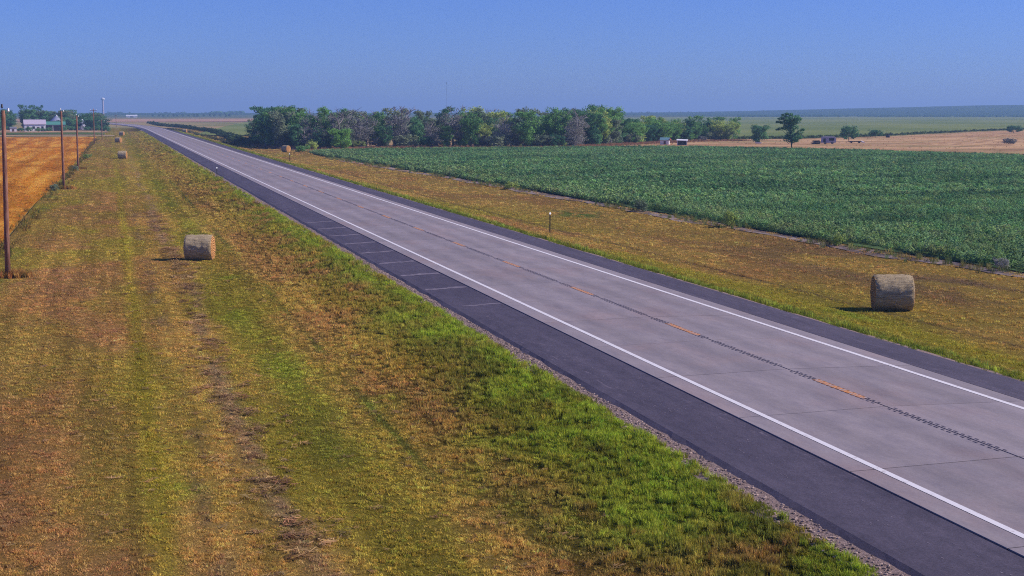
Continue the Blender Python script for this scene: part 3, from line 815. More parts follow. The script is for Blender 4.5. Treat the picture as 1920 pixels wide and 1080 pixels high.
# strips beyond the stubble, towards the farm
def flatcol(*cs, sx=6, sy=12, seed=1):
    def f(x, y):
        n_ = fbm(x, y, sx, sy, seed); c = mixc(cs[0], cs[1], sstep(.35, .65, n_))
        return c
    return f
M_field = mat_attr_ground('field_cover', 1.2, .35, .7)
poly_sheet('farm_track', -90, lambda y: 1.5 + 0 * y, 548, 572, .12, flatcol(lin(150, 132, 100), lin(176, 152, 122)), M_field, 'pale dirt track between stubble field and farmyard', 12, 6)
poly_sheet('grass_strip', -90, -2.0, 578, 622, .14, flatcol(lin(78, 98, 52), lin(104, 116, 64)), M_field, 'dark green grass strip in front of the farmyard', 20, 10)
poly_sheet('farmyard', -90, -1.0, 624, 700, .16, flatcol(lin(168, 140, 104), lin(188, 150, 116)), M_field, 'bare tan farmyard around the farm buildings', 20, 10)

# ------------------------------------------------------------------ soybean field (right)
def soy_edge(y): return np.interp(y, [40, 70, 105, 160, 210, 272, 310, 345], [49.2, 48.2, 47.0, 45.9, 44.6, 42.2, 41.5, 42.5])
def soy_far(x): return np.interp(x, [40, 46, 60, 85, 110, 135, 150, 161, 170, 260, 400], [322, 331, 333, 331, 333, 327, 303, 274, 243, 205, 160])
SOY0 = np.array(lin(98, 136, 92)); SOY1 = np.array(lin(130, 168, 110)); SOY2 = np.array(lin(172, 182, 114))
def soy_col(x, y):
    c = mixc(SOY0, SOY1, sstep(.3, .7, fbm(x, y, 9, 7, 501)))
    c = mixc(c, SOY2, sstep(.5, .7, fbm(x, y, 1.6, 3.5, 511)) * .3)
    c = mixc(c, SOY2, sstep(14, 0, x - soy_edge(y)) * .25)
    return c
# dark floor of leaves and soil under the canopy
xs_ = np.concatenate([np.arange(41, 70, 1.5), np.arange(70, 262, 4)])
def soy_floor():
    U = np.linspace(0, 1, 60); xs2 = np.linspace(41, 260, 110); V = []
    for x in xs2:
        y1 = float(soy_far(x)); y0 = 30.0
        V.append(np.stack([np.full(60, x), y0 + (y1 - y0) * U, np.zeros(60)], -1))
    V = np.concatenate(V)
    k = V[:, 0] < soy_edge(V[:, 1]); V[k, 0] = soy_edge(V[k, 1])
    V[:, 2] = terrain(V[:, 0], V[:, 1]) + .10
    i = np.arange(59)[None, :] + np.arange(109)[:, None] * 60
    me = mesh_np('soybean_field', V, np.stack([i, i + 60, i + 61, i + 1], -1).reshape(-1, 4), True)
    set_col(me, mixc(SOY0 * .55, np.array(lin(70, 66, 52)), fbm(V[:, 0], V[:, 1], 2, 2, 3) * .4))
    return tag(link('soybean_field', me, M_field), 'large dark green soybean field right of the road', kind='structure')
soy_floor()
M_soyleaf = mat_blade('soybean_leaves', .3)
soyp = [leafclump(70, .38, .62, .12, M_soyleaf, s) for s in (21, 22, 23, 24)]
soyq = [leafclump(60, .50, .60, .19, M_soyleaf, s) for s in (31, 32, 33)]
def soy_pts(y0, y1, row, step, xmax):
    rows = np.arange(41, xmax, row); yy = np.arange(y0, y1, step)
    a, b = np.meshgrid(rows, yy); a = a.ravel() + rng.normal(0, .07, a.size); b = b.ravel() + rng.uniform(-.5, .5, b.size) * step
    k = (a > soy_edge(b) + .3 + .25 * (fbm(b, b * 0, 2.5, 1, 9) - .5)) & (b < soy_far(a) - .5) & (a < b * .75 + 8)
    return a[k], b[k]
a, b = soy_pts(52, 130, 1.14, .30, 110)
gap = fbm(a, b, 3.5, 2.0, 521, 3)
scatter('soybean_plants', np.stack([a, b, terrain(a, b) + .05], -1), rng.uniform(.82, 1.12, len(a)) * (.72 + .5 * gap), jitter_cols(soy_col(a, b) * 1.0, .16), soyp, 'rows of leafy soybean plants at the near end of the field')
a, b = soy_pts(130, 335, 1.14, .6, 262)
gap = fbm(a, b, 4.5, 3.0, 531, 3)
scatter('soybean_plants', np.stack([a, b, terrain(a, b) + .05], -1), rng.uniform(.75, 1.2, len(a)) * (.66 + .6 * gap), jitter_cols(soy_col(a, b) * 1.0, .14), soyq, 'soybean canopy filling the far half of the field')
# bare soil strip along the bean field
M_soil = mat_attr_ground('pale_dry_soil', 3.5, .5, .9)
poly_sheet('bare_soil_strip', lambda y: soy_edge(y) - 1.6 + 1.6 * (fbm(y, y * 0, 7, 1, 61) - .5), lambda y: soy_edge(y) + .6, 45, 290, .035,
           flatcol(lin(112, 98, 94), lin(160, 144, 140), sx=1.0, sy=2.2), M_soil, 'pale bare soil strip along the bean field edge', 7, 260)

# ------------------------------------------------------------------ further fields (right)
def pasture_cols(x, y):
    c = mixc(lin(188, 148, 108), lin(210, 172, 130), sstep(.35, .65, fbm(x, y, 30, 5, 601)))
    c = mixc(c, lin(150, 112, 86), sstep(.5, .64, fbm(x, y, 60, 4, 611)) * .6)
    c = mixc(c, lin(120, 92, 74), sstep(.56, .68, fbm(x, y, 40, 2.5, 621)) * .55)
    return mixc(c, lin(132, 126, 84), sstep(.54, .7, fbm(x, y, 18, 9, 631)) * .5)
def sheet_xy(name, pts_near, pts_far, nx, ny, dz, cf, mat, label):
    """a sheet between two polylines given as (x, y) lists"""
    pn = np.array(pts_near, float); pf = np.array(pts_far, float); U = np.linspace(0, 1, nx)
    def samp(p):
        t = np.linspace(0, 1, len(p)); return np.stack([np.interp(U, t, p[:, 0]), np.interp(U, t, p[:, 1])], -1)
    A, B = samp(pn), samp(pf); W = np.linspace(0, 1, ny)[:, None, None]
    XY = A[None] * (1 - W) + B[None] * W
    V = np.concatenate([XY, (terrain(XY[..., 0], XY[..., 1]) + dz)[..., None]], -1).reshape(-1, 3)
    i = np.arange(nx - 1)[None, :] + np.arange(ny - 1)[:, None] * nx
    me = mesh_np(name, V, np.stack([i, i + 1, i + 1 + nx, i + nx], -1).reshape(-1, 4), True)
    set_col(me, cf(V[:, 0], V[:, 1]))
    return tag(link(name, me, mat), label, kind='structure')
sheet_xy('dry_pasture', [(44, 329), (60, 333), (85, 331), (110, 333), (135, 327), (150, 303), (161, 274), (170, 243), (300, 190)],
         [(36, 430), (72, 425), (108, 425), (145, 425), (183, 425), (212, 428), (255, 458), (388, 580), (700, 800)], 160, 50, .06, pasture_cols, M_field, 'tan dry pasture beyond the bean field')
sheet_xy('green_field', [(30, 560), (105, 455), (145, 450), (183, 435), (212, 438), (255, 468), (388, 592), (700, 830), (1500, 1300)],
         [(100, 1150), (300, 1700), (600, 1900), (900, 2000), (1100, 2050), (1400, 2080), (1800, 2100), (2200, 2150), (2800, 2200)], 80, 40, .3,
         flatcol(lin(112, 126, 74), lin(132, 140, 86), sx=60, sy=80), M_field, 'pale green field spreading beyond the dry pasture')
sheet_xy('brown_field', [(-60, 1190), (20, 1200), (100, 1200), (200, 1230)], [(-150, 1650), (30, 1660), (150, 1660), (350, 1700)], 20, 8, .3,
         flatcol(lin(176, 138, 112), lin(190, 150, 122), sx=60, sy=80), M_field, 'thin brown field strip far up the road')

# ------------------------------------------------------------------ trees
M_bark = mat_noise('grey_bark', lin(84, 74, 66), lin(130, 118, 108), 5, .95, .6, 20)
M_deadbark = mat_noise('bleached_branch', lin(116, 110, 112), lin(156, 147, 145), 5, .95)
LEAF = dict(
    green=mat_leaf('green_leaves', lin(72, 108, 62), lin(108, 146, 80)),
    deep=mat_leaf('deep_green_leaves', lin(56, 92, 66), lin(86, 124, 84)),
    bright=mat_leaf('fresh_green_leaves', lin(74, 116, 56), lin(104, 142, 70)),
    grey=mat_leaf('grey_green_leaves', lin(86, 100, 80), lin(116, 126, 100)),
    mauve=mat_leaf('withered_grey_leaves', lin(98, 99, 98), lin(130, 128, 122)),
    olive=mat_leaf('yellow_green_leaves', lin(114, 132, 72), lin(152, 164, 92)))

def tree_proto(seed, h=9.0, spread=2.6, trunk_h=.22, nclump=70, lpc=46, leaf=.27, clump=.75, shape='oval', twigs=0, bt=1.0):
    """returns crown mesh and trunk mesh; base at origin"""
    r = random.Random(seed); nr = np.random.default_rng(seed)
    tm = MB(); ends = []
    lean = Vector((r.uniform(-.06, .06), r.uniform(-.06, .06), 1))
    top = h * .8
    tp = [Vector((0, 0, -.2)), Vector((0, 0, h * trunk_h)) + Vector((lean.x, lean.y, 0)) * h * trunk_h, Vector((lean.x * h * .5, lean.y * h * .5, h * .5)), Vector((lean.x * h * .9, lean.y * h * .9, top))]
    tm.tube(tp, [h * .028, h * .021, h * .013, h * .004], 6)
    nl = 11
    for i in range(nl):
        t = trunk_h + (.82 - trunk_h) * (i + .5) / nl
        base = Vector((lean.x * h * t, lean.y * h * t, h * t))
        a = i * 2.4 + r.uniform(-.4, .4)
        prof = {'oval': math.sin(math.pi * min(1, (t - trunk_h * .6) / (1.02 - trunk_h * .6))) ** .6, 'bush': 1 - t * .6, 'vase': .45 + .75 * t, 'round': math.sin(math.pi * min(1, t * .95)) ** .5}[shape]
        ln = spread * prof * r.uniform(.75, 1.15); rise = ln * r.uniform(.35, .85)
        d = Vector((math.cos(a) * ln, math.sin(a) * ln, rise))
        mid = base + d * .5 + Vector((0, 0, -.08 * ln)); end = base + d
        tm.tube([base, mid, end], [h * .010 * (1.2 - t * .6) * bt, h * .006 * bt, h * .002 * bt], 5, False)
        ends += [(base + d * f, .5 + .5 * f) for f in (.45, .7, .9, 1.0)]
        for k in range(3 + twigs):
            f = r.uniform(.35, .95); p = base + d * f
            q = p + Vector((r.uniform(-1, 1), r.uniform(-1, 1), r.uniform(.1, 1))).normalized() * spread * r.uniform(.25, .5)
            tm.tube([p, q], [h * .004 * bt, h * .0012 * bt], 4, False); ends.append((q, .8))
    ends += [(Vector((lean.x * h * f, lean.y * h * f, h * f)), .7) for f in (.7, .8, .88, .93)]
    V = []; ctr = Vector((lean.x * h * .55, lean.y * h * .55, h * .5))
    cl = [ends[i % len(ends)] for i in range(nclump)]
    allv = []
    for (p, sz) in cl:
        p = p + Vector(nr.normal(0, spread * .10, 3)); p.z = min(p.z, h * .97)
        n_ = max(6, int(lpc * nr.uniform(.5, 1.4)))
        o_ = nr.normal(0, 1, (n_, 3)); o_ /= np.maximum(.3, np.linalg.norm(o_, axis=1))[:, None]; o_ *= (nr.uniform(.3, 1, n_) ** .5)[:, None] * clump * nr.uniform(.6, 1.2)
        o_[:, 2] *= .72
        c_ = o_ + np.array(p)
        c_[:, 2] = np.maximum(c_[:, 2], .15)
        nrm = o_ / clump + np.array([0, 0, .35]) + nr.normal(0, .5, (n_, 3)); nrm /= np.linalg.norm(nrm, axis=1)[:, None]
        rv = nr.normal(0, 1, (n_, 3)); t_ = np.cross(nrm, rv); t_ /= np.linalg.norm(t_, axis=1)[:, None]; b_ = np.cross(nrm, t_)
        s = (leaf * nr.uniform(.6, 1.3, n_))[:, None]
        allv.append(np.stack([c_ - t_ * s * .6, c_ - b_ * s * .42, c_ + t_ * s * .6, c_ + b_ * s * .42], 1).reshape(-1, 3))
    V = np.concatenate(allv); F = np.arange(len(V)).reshape(-1, 4)
    return mesh_np('crown', V, F), tm.mesh('trunk')

PROTO = {
    'oval1': tree_proto(1, 9, 2.7, .07, 130, 44, .27, .9), 'oval2': tree_proto(2, 9, 2.4, .09, 115, 44, .27, .85), 'oval3': tree_proto(3, 9, 3.0, .06, 140, 44, .28, .95),
    'vase1': tree_proto(4, 9, 2.7, .14, 110, 42, .27, .85, 'vase'), 'vase2': tree_proto(5, 9, 2.4, .16, 100, 42, .27, .8, 'vase'),
    'thin1': tree_proto(6, 9, 2.7, .1, 100, 20, .24, .95, 'oval', 5, 1.3), 'thin2': tree_proto(7, 9, 2.5, .1, 86, 18, .24, .95, 'vase', 5, 1.3),
    'bare': tree_proto(8, 9, 2.5, .12, 44, 10, .22, .85, 'oval', 9, 1.6),
    'round1': tree_proto(9, 5, 2.3, .07, 130, 44, .26, .8, 'round'), 'bush1': tree_proto(10, 3, 2.1, .06, 60, 40, .24, .6, 'bush'), 'bush2': tree_proto(12, 2.4, 1.9, .05, 44, 34, .22, .55, 'bush', 2),
}
for k, (cm, tm) in PROTO.items():
    cm.materials.append(LEAF['green']); tm.materials.append(M_deadbark if k in ('thin1', 'thin2', 'bare') else M_bark)
HNOM = {k: (9.0 if k[0] in 'ovtb' and not k.startswith('bush') else 3.0) for k in PROTO}
HNOM['round1'] = 5.0; HNOM['bush1'] = 3.0; HNOM['bush2'] = 2.4

def plant(kind, leaf, x, y, h, wscale, label, cat='tree', group=None, name=None, trunkname='trunk'):
    s = h / HNOM[kind]
    o = empty(name or ('tree' if cat == 'tree' else 'shrub'), (x, y, tz(x, y)), random.uniform(0, 6.28))
    o.scale = (s * wscale, s * wscale, s)
    cm, tm = PROTO[kind]
    c = bpy.data.objects.new('crown', cm); C.objects.link(c); c.parent = o
    c.material_slots[0].link = 'OBJECT'; c.material_slots[0].material = LEAF[leaf]
    t = bpy.data.objects.new(trunkname, tm); C.objects.link(t); t.parent = o
    return tag(o, label, cat, group)

# shelterbelt
line = np.array([(40, 416), (42, 372), (53, 348), (69, 356), (85, 347), (107, 342), (127, 368), (143, 386), (163, 404), (180, 408)], float)
seg = np.hypot(*np.diff(line, axis=0).T); cum = np.concatenate([[0], np.cumsum(seg)])
GROVE = 'trees of the shelterbelt beyond the bean field'
LB = {'deepL': 'dark green leafy tree', 'green': 'green leafy tree', 'grey': 'grey-green thinning tree', 'mauve': 'withered grey half-bare tree',
      'bare': 'bare pale-branched tree', 'olive': 'yellow-green tree', 'right': 'smaller leafy tree'}
ROWN = ['front row ', 'second row ', 'back row ', 'rearmost ']
def px_of(x, y): return 960 + 2760 * math.tan(math.atan2(x, y) - R(15.195))
def zone(x, y):
    p = px_of(x, y)
    for lim, t in ((500, 'at the road end'), (560, 'above the road end hay bale'), (620, 'left of the round fresh green tree'), (680, 'behind the round fresh green tree'), (760, 'right of the round fresh green tree'),
                   (815, 'left of the far radio mast'), (870, 'below the far radio mast'), (940, 'right of the far radio mast'), (1010, 'in the belt centre right'), (1090, 'left of the belt step-down'), (1170, 'at the belt step-down'),
                   (1230, 'beside the tallest slim tree'), (1300, 'behind the two small sheds'), (1340, 'right of the two small sheds')):
        if p < lim: return t
    return 'at the pasture end'
def on_line(s): return np.interp(s, cum, line[:, 0]), np.interp(s, cum, line[:, 1])
rt = random.Random(42)
for row, (dy, sp, dh) in enumerate(((0, 3.4, -.2), (8, 3.8, .2), (17, 4.4, .4), (29, 5.5, .4))):
    s = rt.uniform(0, 2)
    while s < cum[-1]:
        x, y = on_line(s); x += rt.uniform(-1.3, 1.3) + dy * .28; y += dy + rt.uniform(-2.5, 2.5)
        f = s / cum[-1]
        h = 9.0 + dh + rt.uniform(-2.6, 1.3)
        right_end = x > 132
        if right_end: h = rt.uniform(5.0, 7.4) - (1.2 if row == 0 else 0)
        elif row == 0 and rt.random() < .35: h *= rt.uniform(.55, .8)
        if right_end and row == 3: s += sp; continue
        u = rt.random()
        if x < 46:
            kind, lf, lb = (rt.choice(['oval1', 'oval3', 'oval2', 'vase1']), rt.choice(['deep', 'green', 'deep']), 'deepL') if u < .7 else (rt.choice(['vase2', 'thin1']), 'grey', 'grey')
        elif right_end:
            kind, lf, lb = rt.choice(['oval1', 'oval3', 'vase1']), rt.choice(['deep', 'green', 'green', 'olive']), 'right'
        elif x > 83:
            if u < .42: kind, lf, lb = rt.choice(['oval1', 'oval3', 'vase1', 'oval2']), rt.choice(['deep', 'green', 'green']), 'green'
            elif u < .62: kind, lf, lb = rt.choice(['vase1', 'oval2']), 'grey', 'grey'
            elif u < .74: kind, lf, lb = rt.choice(['oval1', 'oval2']), 'olive', 'olive'
            elif u < .92: kind, lf, lb = rt.choice(['thin1', 'thin2']), 'mauve', 'mauve'
            else: kind, lf, lb = 'bare', 'mauve', 'bare'
        else:
            if u < .25: kind, lf, lb = rt.choice(['oval1', 'vase2', 'oval2']), rt.choice(['deep', 'green']), 'green'
            elif u < .45: kind, lf, lb = rt.choice(['vase1', 'vase2']), 'grey', 'grey'
            elif u < .85: kind, lf, lb = rt.choice(['thin1', 'thin2']), 'mauve', 'mauve'
            else: kind, lf, lb = 'bare', 'mauve', 'bare'
        plant(kind, lf, float(x), float(y), h, rt.uniform(.9, 1.25), ROWN[row] + LB[lb] + ' ' + zone(float(x), float(y)) + ' of the shelterbelt', 'tree', GROVE)
        s += sp * rt.uniform(.75, 1.3)
# understory shrubs along the front of the belt
for i in range(120):
    s = rt.uniform(0, cum[-1]); x, y = on_line(s)
    lf = rt.choice(['deep', 'green', 'grey', 'mauve', 'olive'])
    plant(rt.choice(['bush1', 'bush2']), lf, float(x) + rt.uniform(-1, 1), float(y) + rt.uniform(-4, 9), rt.uniform(1.4, 3.4), rt.uniform(.9, 1.3),
          'low ' + dict(deep='dark green', green='green', grey='grey-green', mauve='withered grey', olive='yellow-green')[lf] + ' shrub ' + zone(float(x), float(y)) + ' under the shelterbelt', 'shrub', 'undergrowth of the shelterbelt')
# single plants that stand out
plant('round1', 'bright', 51.6, 342, 4.8, 1.0, 'round fresh green tree in front of the withered shelterbelt')
plant('vase1', 'deep', 131, 392, 10.4, .6, 'tallest slim tree rising above the shed end of the shelterbelt')
plant('round1', 'deep', 172, 374, 4.8, .95, 'small round green tree alone right of the shelterbelt')
plant('bush1', 'deep', 206.5, 388, 4.4, .85, 'broad dark green tree beside the derelict trailer')
plant('bush1', 'deep', 244, 440, 2.5, 1.3, 'low dark bush behind the derelict trailer at pasture edge', 'shrub')
plant('bush1', 'deep', 347, 516, 3.0, 1.5, 'dark bush at the right end of the far pasture edge', 'shrub')
plant('bush2', 'mauve', 231, 345, 1.6, 1.5, 'grey scrubby bush alone on the dry pasture', 'shrub')
plant('bush1', 'olive', 44.2, 336, 2.1, .9, 'pale green shrub at the corner of the bean field', 'shrub')
plant('bush2', 'green', 41.6, 333, 1.4, 1.5, 'low green shrub beside the corner of the bean field', 'shrub')
plant('bush2', 'olive', 46.4, 106, 1.3, .62, 'pale yellow-green weed bush on the bean field edge', 'shrub')
plant('bush2', 'grey', 46.0, 125, 1.0, .9, 'grey-green weeds on the soil strip left of the pale bush', 'shrub')
plant('bush2', 'olive', 46.8, 89, .8, .7, 'small weed bush on the soil strip behind the right hay bale', 'shrub')
plant('bush2', 'mauve', 48.0, 72, .7, .8, 'dry grey weed at the field corner on the right frame edge', 'shrub')
plant('bush2', 'olive', 44.7, 165, .9, 1.3, 'tan-green weeds on the bean field edge before the grove', 'shrub')

# the lone tree on the field edge: tall, lopsided, layered
def lone_tree():
    r = random.Random(5); nr = np.random.default_rng(5)
    o = empty('tree', (147.8, 304.5, tz(147.8, 304.5))); tag(o, 'tall lopsided lone tree with layered crown at the bean field edge', 'tree')
    rgt = Vector((math.cos(R(26)), -math.sin(R(26)), 0)); bk = Vector((math.sin(R(26)), math.cos(R(26)), 0))
    def Q(u, z, d=0): return rgt * u + bk * d + Vector((0, 0, z))
    tm = MB()
    tm.tube([Q(.1, -.2), Q(.05, 1.6), Q(-.1, 3.2), Q(-.3, 5), Q(-.2, 7.6)], [.26, .21, .18, .12, .03], 8)
    lobes = [(-.4, 2.5, 1.3, 1.0), (.5, 2.4, 1.1, .9), (-.1, 3.4, 1.1, .9), (.9, 3.3, .9, .7), (1.7, 4.0, .8, .55), (2.3, 4.6, .5, .35), (1.6, 2.9, .7, .5), (-.2, 4.5, .9, .8), (-1.3, 4.9, .8, .45), (-2.2, 4.9, .6, .3), (-2.9, 4.6, .4, .2),
             (-.5, 5.7, 1.0, .7), (-1.8, 6.2, .9, .4), (-2.8, 6.3, .6, .3), (.3, 6.0, .9, .7), (1.0, 6.5, .9, .6), (-.9, 7.1, 1.0, .65), (-1.7, 7.4, .7, .5), (.2, 7.3, 1.0, .6), (1.1, 7.4, .7, .5), (-1.1, 8.1, .5, .35), (-.3, 8.0, .6, .35), (-1.9, 7.9, .3, .25)]
    allv = []
    lobes += [(-.9, 6.4, 1.0, .6), (.6, 5.2, .9, .7), (-1.0, 5.4, .8, .6), (.9, 2.6, .9, .8), (-.9, 3.0, .8, .7), (1.3, 7.0, .8, .5), (-2.3, 7.0, .7, .4), (.0, 6.6, 1.1, .7)]
    for (u, z, ru, rz_) in lobes:
        ru *= 1.15; u *= 1.08
        n_ = int(230 * ru * max(.5, rz_)) + 30
        d0 = r.uniform(-.6, .6)
        tm.tube([Q(-.15, max(1.8, z - 1.2 - abs(u) * .3)), Q(u * .6, z - .25, d0 * .5), Q(u, z, d0)], [.07, .045, .015], 5, False)
        o_ = nr.normal(0, 1, (n_, 3)); o_ /= np.maximum(.4, np.linalg.norm(o_, axis=1))[:, None]; o_ *= (nr.uniform(.25, 1, n_) ** .5)[:, None]
        c_ = np.outer(o_[:, 0] * ru, rgt) + np.outer(o_[:, 1] * ru, bk) + np.outer(o_[:, 2] * rz_, Vector((0, 0, 1))) + np.array(Q(u, z, d0))
        nrm = o_ + np.array([0, 0, .3]) + nr.normal(0, .5, (n_, 3)); nrm /= np.linalg.norm(nrm, axis=1)[:, None]
        t_ = np.cross(nrm, nr.normal(0, 1, (n_, 3))); t_ /= np.linalg.norm(t_, axis=1)[:, None]; b_ = np.cross(nrm, t_)
        s = (.24 * nr.uniform(.6, 1.3, n_))[:, None]
        allv.append(np.stack([c_ - t_ * s * .6, c_ - b_ * s * .42, c_ + t_ * s * .6, c_ + b_ * s * .42], 1).reshape(-1, 3))
    V = np.concatenate(allv)
    link('crown', mesh_np('crown', V, np.arange(len(V)).reshape(-1, 4)), LEAF['deep'], o)
    tm.build('trunk', M_bark, o)
lone_tree()

# ------------------------------------------------------------------ weeds and long grass at field margins (stuff)
M_weed = mat_blade('weed_blades', .25)
weed = [tuft(22, .22, .6, .03, .6, M_weed, s) for s in (41, 42, 43)]
def margin(name, fx, y0, y1, n_, c0, c1, label, spread=.6, sc=1.0):
    b = rng.uniform(y0, y1, n_); k = rng.uniform(0, 1, n_) < sstep(.4, .62, fbm(b, b * 0, 6, 1, hash(name + label) % 97)); b = b[k]
    a = fx(b) + rng.normal(0, spread, len(b))
    scatter(name, np.stack([a, b, terrain(a, b)], -1), rng.uniform(.5, 1.1, len(b)) * sc, jitter_cols(mixc(c0, c1, rng.uniform(0, 1, len(b))), .25), weed, label)
margin('margin_weeds', lambda y: soy_edge(y) - .9, 60, 300, 900, lin(96, 122, 70), lin(150, 138, 82), 'ragged weeds along the soil strip of the bean field', .5, .8)
margin('margin_weeds', lambda y: stub_edge(y) + .5, 70, 520, 800, lin(96, 100, 52), lin(150, 118, 64), 'ragged weeds between stubble field and mown verge', .4, .9)
def far_margin():
    t = rng.uniform(0, 1, 2600); px = np.interp(t, np.linspace(0, 1, 9), [42, 60, 85, 110, 135, 150, 161, 170, 230]); py = soy_far(px) + rng.normal(.5, .8, len(px))
    scatter('margin_weeds', np.stack([px, py, terrain(px, py)], -1), rng.uniform(.6, 1.3, len(px)), jitter_cols(mixc(lin(104, 122, 66), lin(190, 160, 104), rng.uniform(0, 1, len(px))), .25), weed, 'tall grass along the far edge of the bean field')
far_margin()
def belt_grass():
    s = rng.uniform(0, cum[-1], 6000); px = np.interp(s, cum, line[:, 0]) + rng.normal(0, 2, 6000); py = np.interp(s, cum, line[:, 1]) - 3 + rng.normal(0, 3.5, 6000)
    scatter('dry_tall_grass', np.stack([px, py, terrain(px, py)], -1), rng.uniform(.5, 1.2, 6000), jitter_cols(mixc(lin(176, 138, 100), lin(132, 96, 84), rng.uniform(0, 1, 6000)), .2), weed, 'tall dry tan grass under the shelterbelt trees')
belt_grass()
def pasture_tufts():
    n_ = 7000; px = rng.uniform(40, 330, n_); py = rng.uniform(190, 560, n_)
    k = (py > soy_far(px) + 1) & (py < np.interp(px, [36, 183, 212, 255, 388], [425, 425, 428, 458, 580])) & (rng.uniform(0, 1, n_) < sstep(.4, .62, fbm(px, py, 14, 7, 641))); px, py = px[k], py[k]
    scatter('pasture_tufts', np.stack([px, py, terrain(px, py) + .06], -1), rng.uniform(.25, .6, len(px)), jitter_cols(mixc(lin(196, 156, 116), lin(158, 124, 92), rng.uniform(0, 1, len(px))), .2), weed, 'dry tufts of grass dotted over the tan pasture')
pasture_tufts()
# brushy ditch lines up the right side of the road
def brush(name, pts, n_, h, c0, c1, label):
    p = np.array(pts, float); t = np.sort(rng.uniform(0, 1, n_)); tt = np.linspace(0, 1, len(p))
    a = np.interp(t, tt, p[:, 0]) + rng.normal(0, .9, n_); b = np.interp(t, tt, p[:, 1]) + rng.normal(0, 2, n_)
    scatter(name, np.stack([a, b, terrain(a, b)], -1), rng.uniform(.7, 1.3, n_) * h, jitter_cols(mixc(c0, c1, rng.uniform(0, 1, n_)), .25), soyq, label)
brush('ditch_brush', [(27.5, 1080), (28.5, 880), (36, 775), (41, 640), (40, 520), (36.5, 440), (38, 405)], 900, 2.2, lin(48, 70, 48), lin(76, 92, 60), 'dark brush line curving along the far right side of the road')
brush('ditch_brush', [(26.9, 730), (31, 640), (33.5, 540), (33, 440), (31.5, 400)], 380, .9, lin(70, 76, 52), lin(110, 104, 70), 'thin weed line between the far road and the brush line')

brush('fence_row_brush', [(183, 431), (212, 434), (255, 464), (388, 588), (520, 690)], 700, 1.4, lin(66, 88, 58), lin(96, 112, 72), 'dark brush line along the back edge of the dry pasture')
brush('fence_row_brush', [(161, 273), (165, 258), (170, 242), (200, 229), (240, 212)], 260, .9, lin(60, 76, 58), lin(104, 104, 80), 'dark weeds between the bean field and the dry pasture')

# ------------------------------------------------------------------ hay bales
def mat_bale():
    m, n, out = new_mat('weathered_hay'); L = n.links.new
    b = N(n, 'ShaderNodeBsdfPrincipled'); b.inputs['Roughness'].default_value = .95; b.inputs['Specular IOR Level'].default_value = .05
    oc = N(n, 'ShaderNodeTexCoord').outputs['Object']
    t = noise(n, 6, 6, .75, oc, (.35, 3, 3)); r = ramp(n, [(.28, lin(128, 112, 92)), (.5, lin(188, 168, 134)), (.72, lin(228, 206, 168))])
    L(t.outputs['Fac'], r.inputs['Fac'])
    t3 = noise(n, 40, 4, .8, oc, (1, 1, 1)); r3 = ramp(n, [(.35, (.6, .6, .6)), (.65, (1.15, 1.15, 1.15))]); L(t3.outputs['Fac'], r3.inputs['Fac'])
    x2 = N(n, 'ShaderNodeMix', data_type='RGBA', blend_type='MULTIPLY'); x2.inputs['Factor'].default_value = 1
    L(r.outputs['Color'], x2.inputs['A']); L(r3.outputs['Color'], x2.inputs['B']); L(x2.outputs['Result'], b.inputs['Base Color'])
    bp = N(n, 'ShaderNodeBump'); bp.inputs['Strength'].default_value = .9; bp.inputs['Distance'].default_value = .05
    L(t3.outputs['Fac'], bp.inputs['Height']); L(bp.outputs['Normal'], b.inputs['Normal'])
    L(b.outputs['BSDF'], out.inputs['Surface'])
    return m
def mat_bale_end():
    m, n, out = new_mat('cut_hay_end'); L = n.links.new
    b = N(n, 'ShaderNodeBsdfPrincipled'); b.inputs['Roughness'].default_value = .95; b.inputs['Specular IOR Level'].default_value = .05
    oc = N(n, 'ShaderNodeTexCoord').outputs['Object']
    wv = N(n, 'ShaderNodeTexWave', wave_type='RINGS', rings_direction='X'); wv.inputs['Scale'].default_value = 3.2; wv.inputs['Distortion'].default_value = 4; wv.inputs['Detail'].default_value = 3
    L(oc, wv.inputs['Vector'])
    r = ramp(n, [(.1, lin(168, 112, 66)), (.6, lin(222, 158, 96)), (1, lin(238, 184, 124))]); L(wv.outputs['Fac'], r.inputs['Fac'])
    t3 = noise(n, 25, 4, .8, oc); r3 = ramp(n, [(.35, (.6, .6, .6)), (.65, (1.1, 1.1, 1.1))]); L(t3.outputs['Fac'], r3.inputs['Fac'])
    x2 = N(n, 'ShaderNodeMix', data_type='RGBA', blend_type='MULTIPLY'); x2.inputs['Factor'].default_value = 1
    L(r.outputs['Color'], x2.inputs['A']); L(r3.outputs['Color'], x2.inputs['B']); L(x2.outputs['Result'], b.inputs['Base Color'])
    bp = N(n, 'ShaderNodeBump'); bp.inputs['Strength'].default_value = .9; bp.inputs['Distance'].default_value = .06
    L(wv.outputs['Fac'], bp.inputs['Height']); L(bp.outputs['Normal'], b.inputs['Normal'])
    L(b.outputs['BSDF'], out.inputs['Surface'])
    return m
M_bale = mat_bale(); M_baleend = mat_bale_end(); M_wisp = mat_noise('loose_straw', lin(150, 126, 90), lin(206, 172, 124), 20, .95)

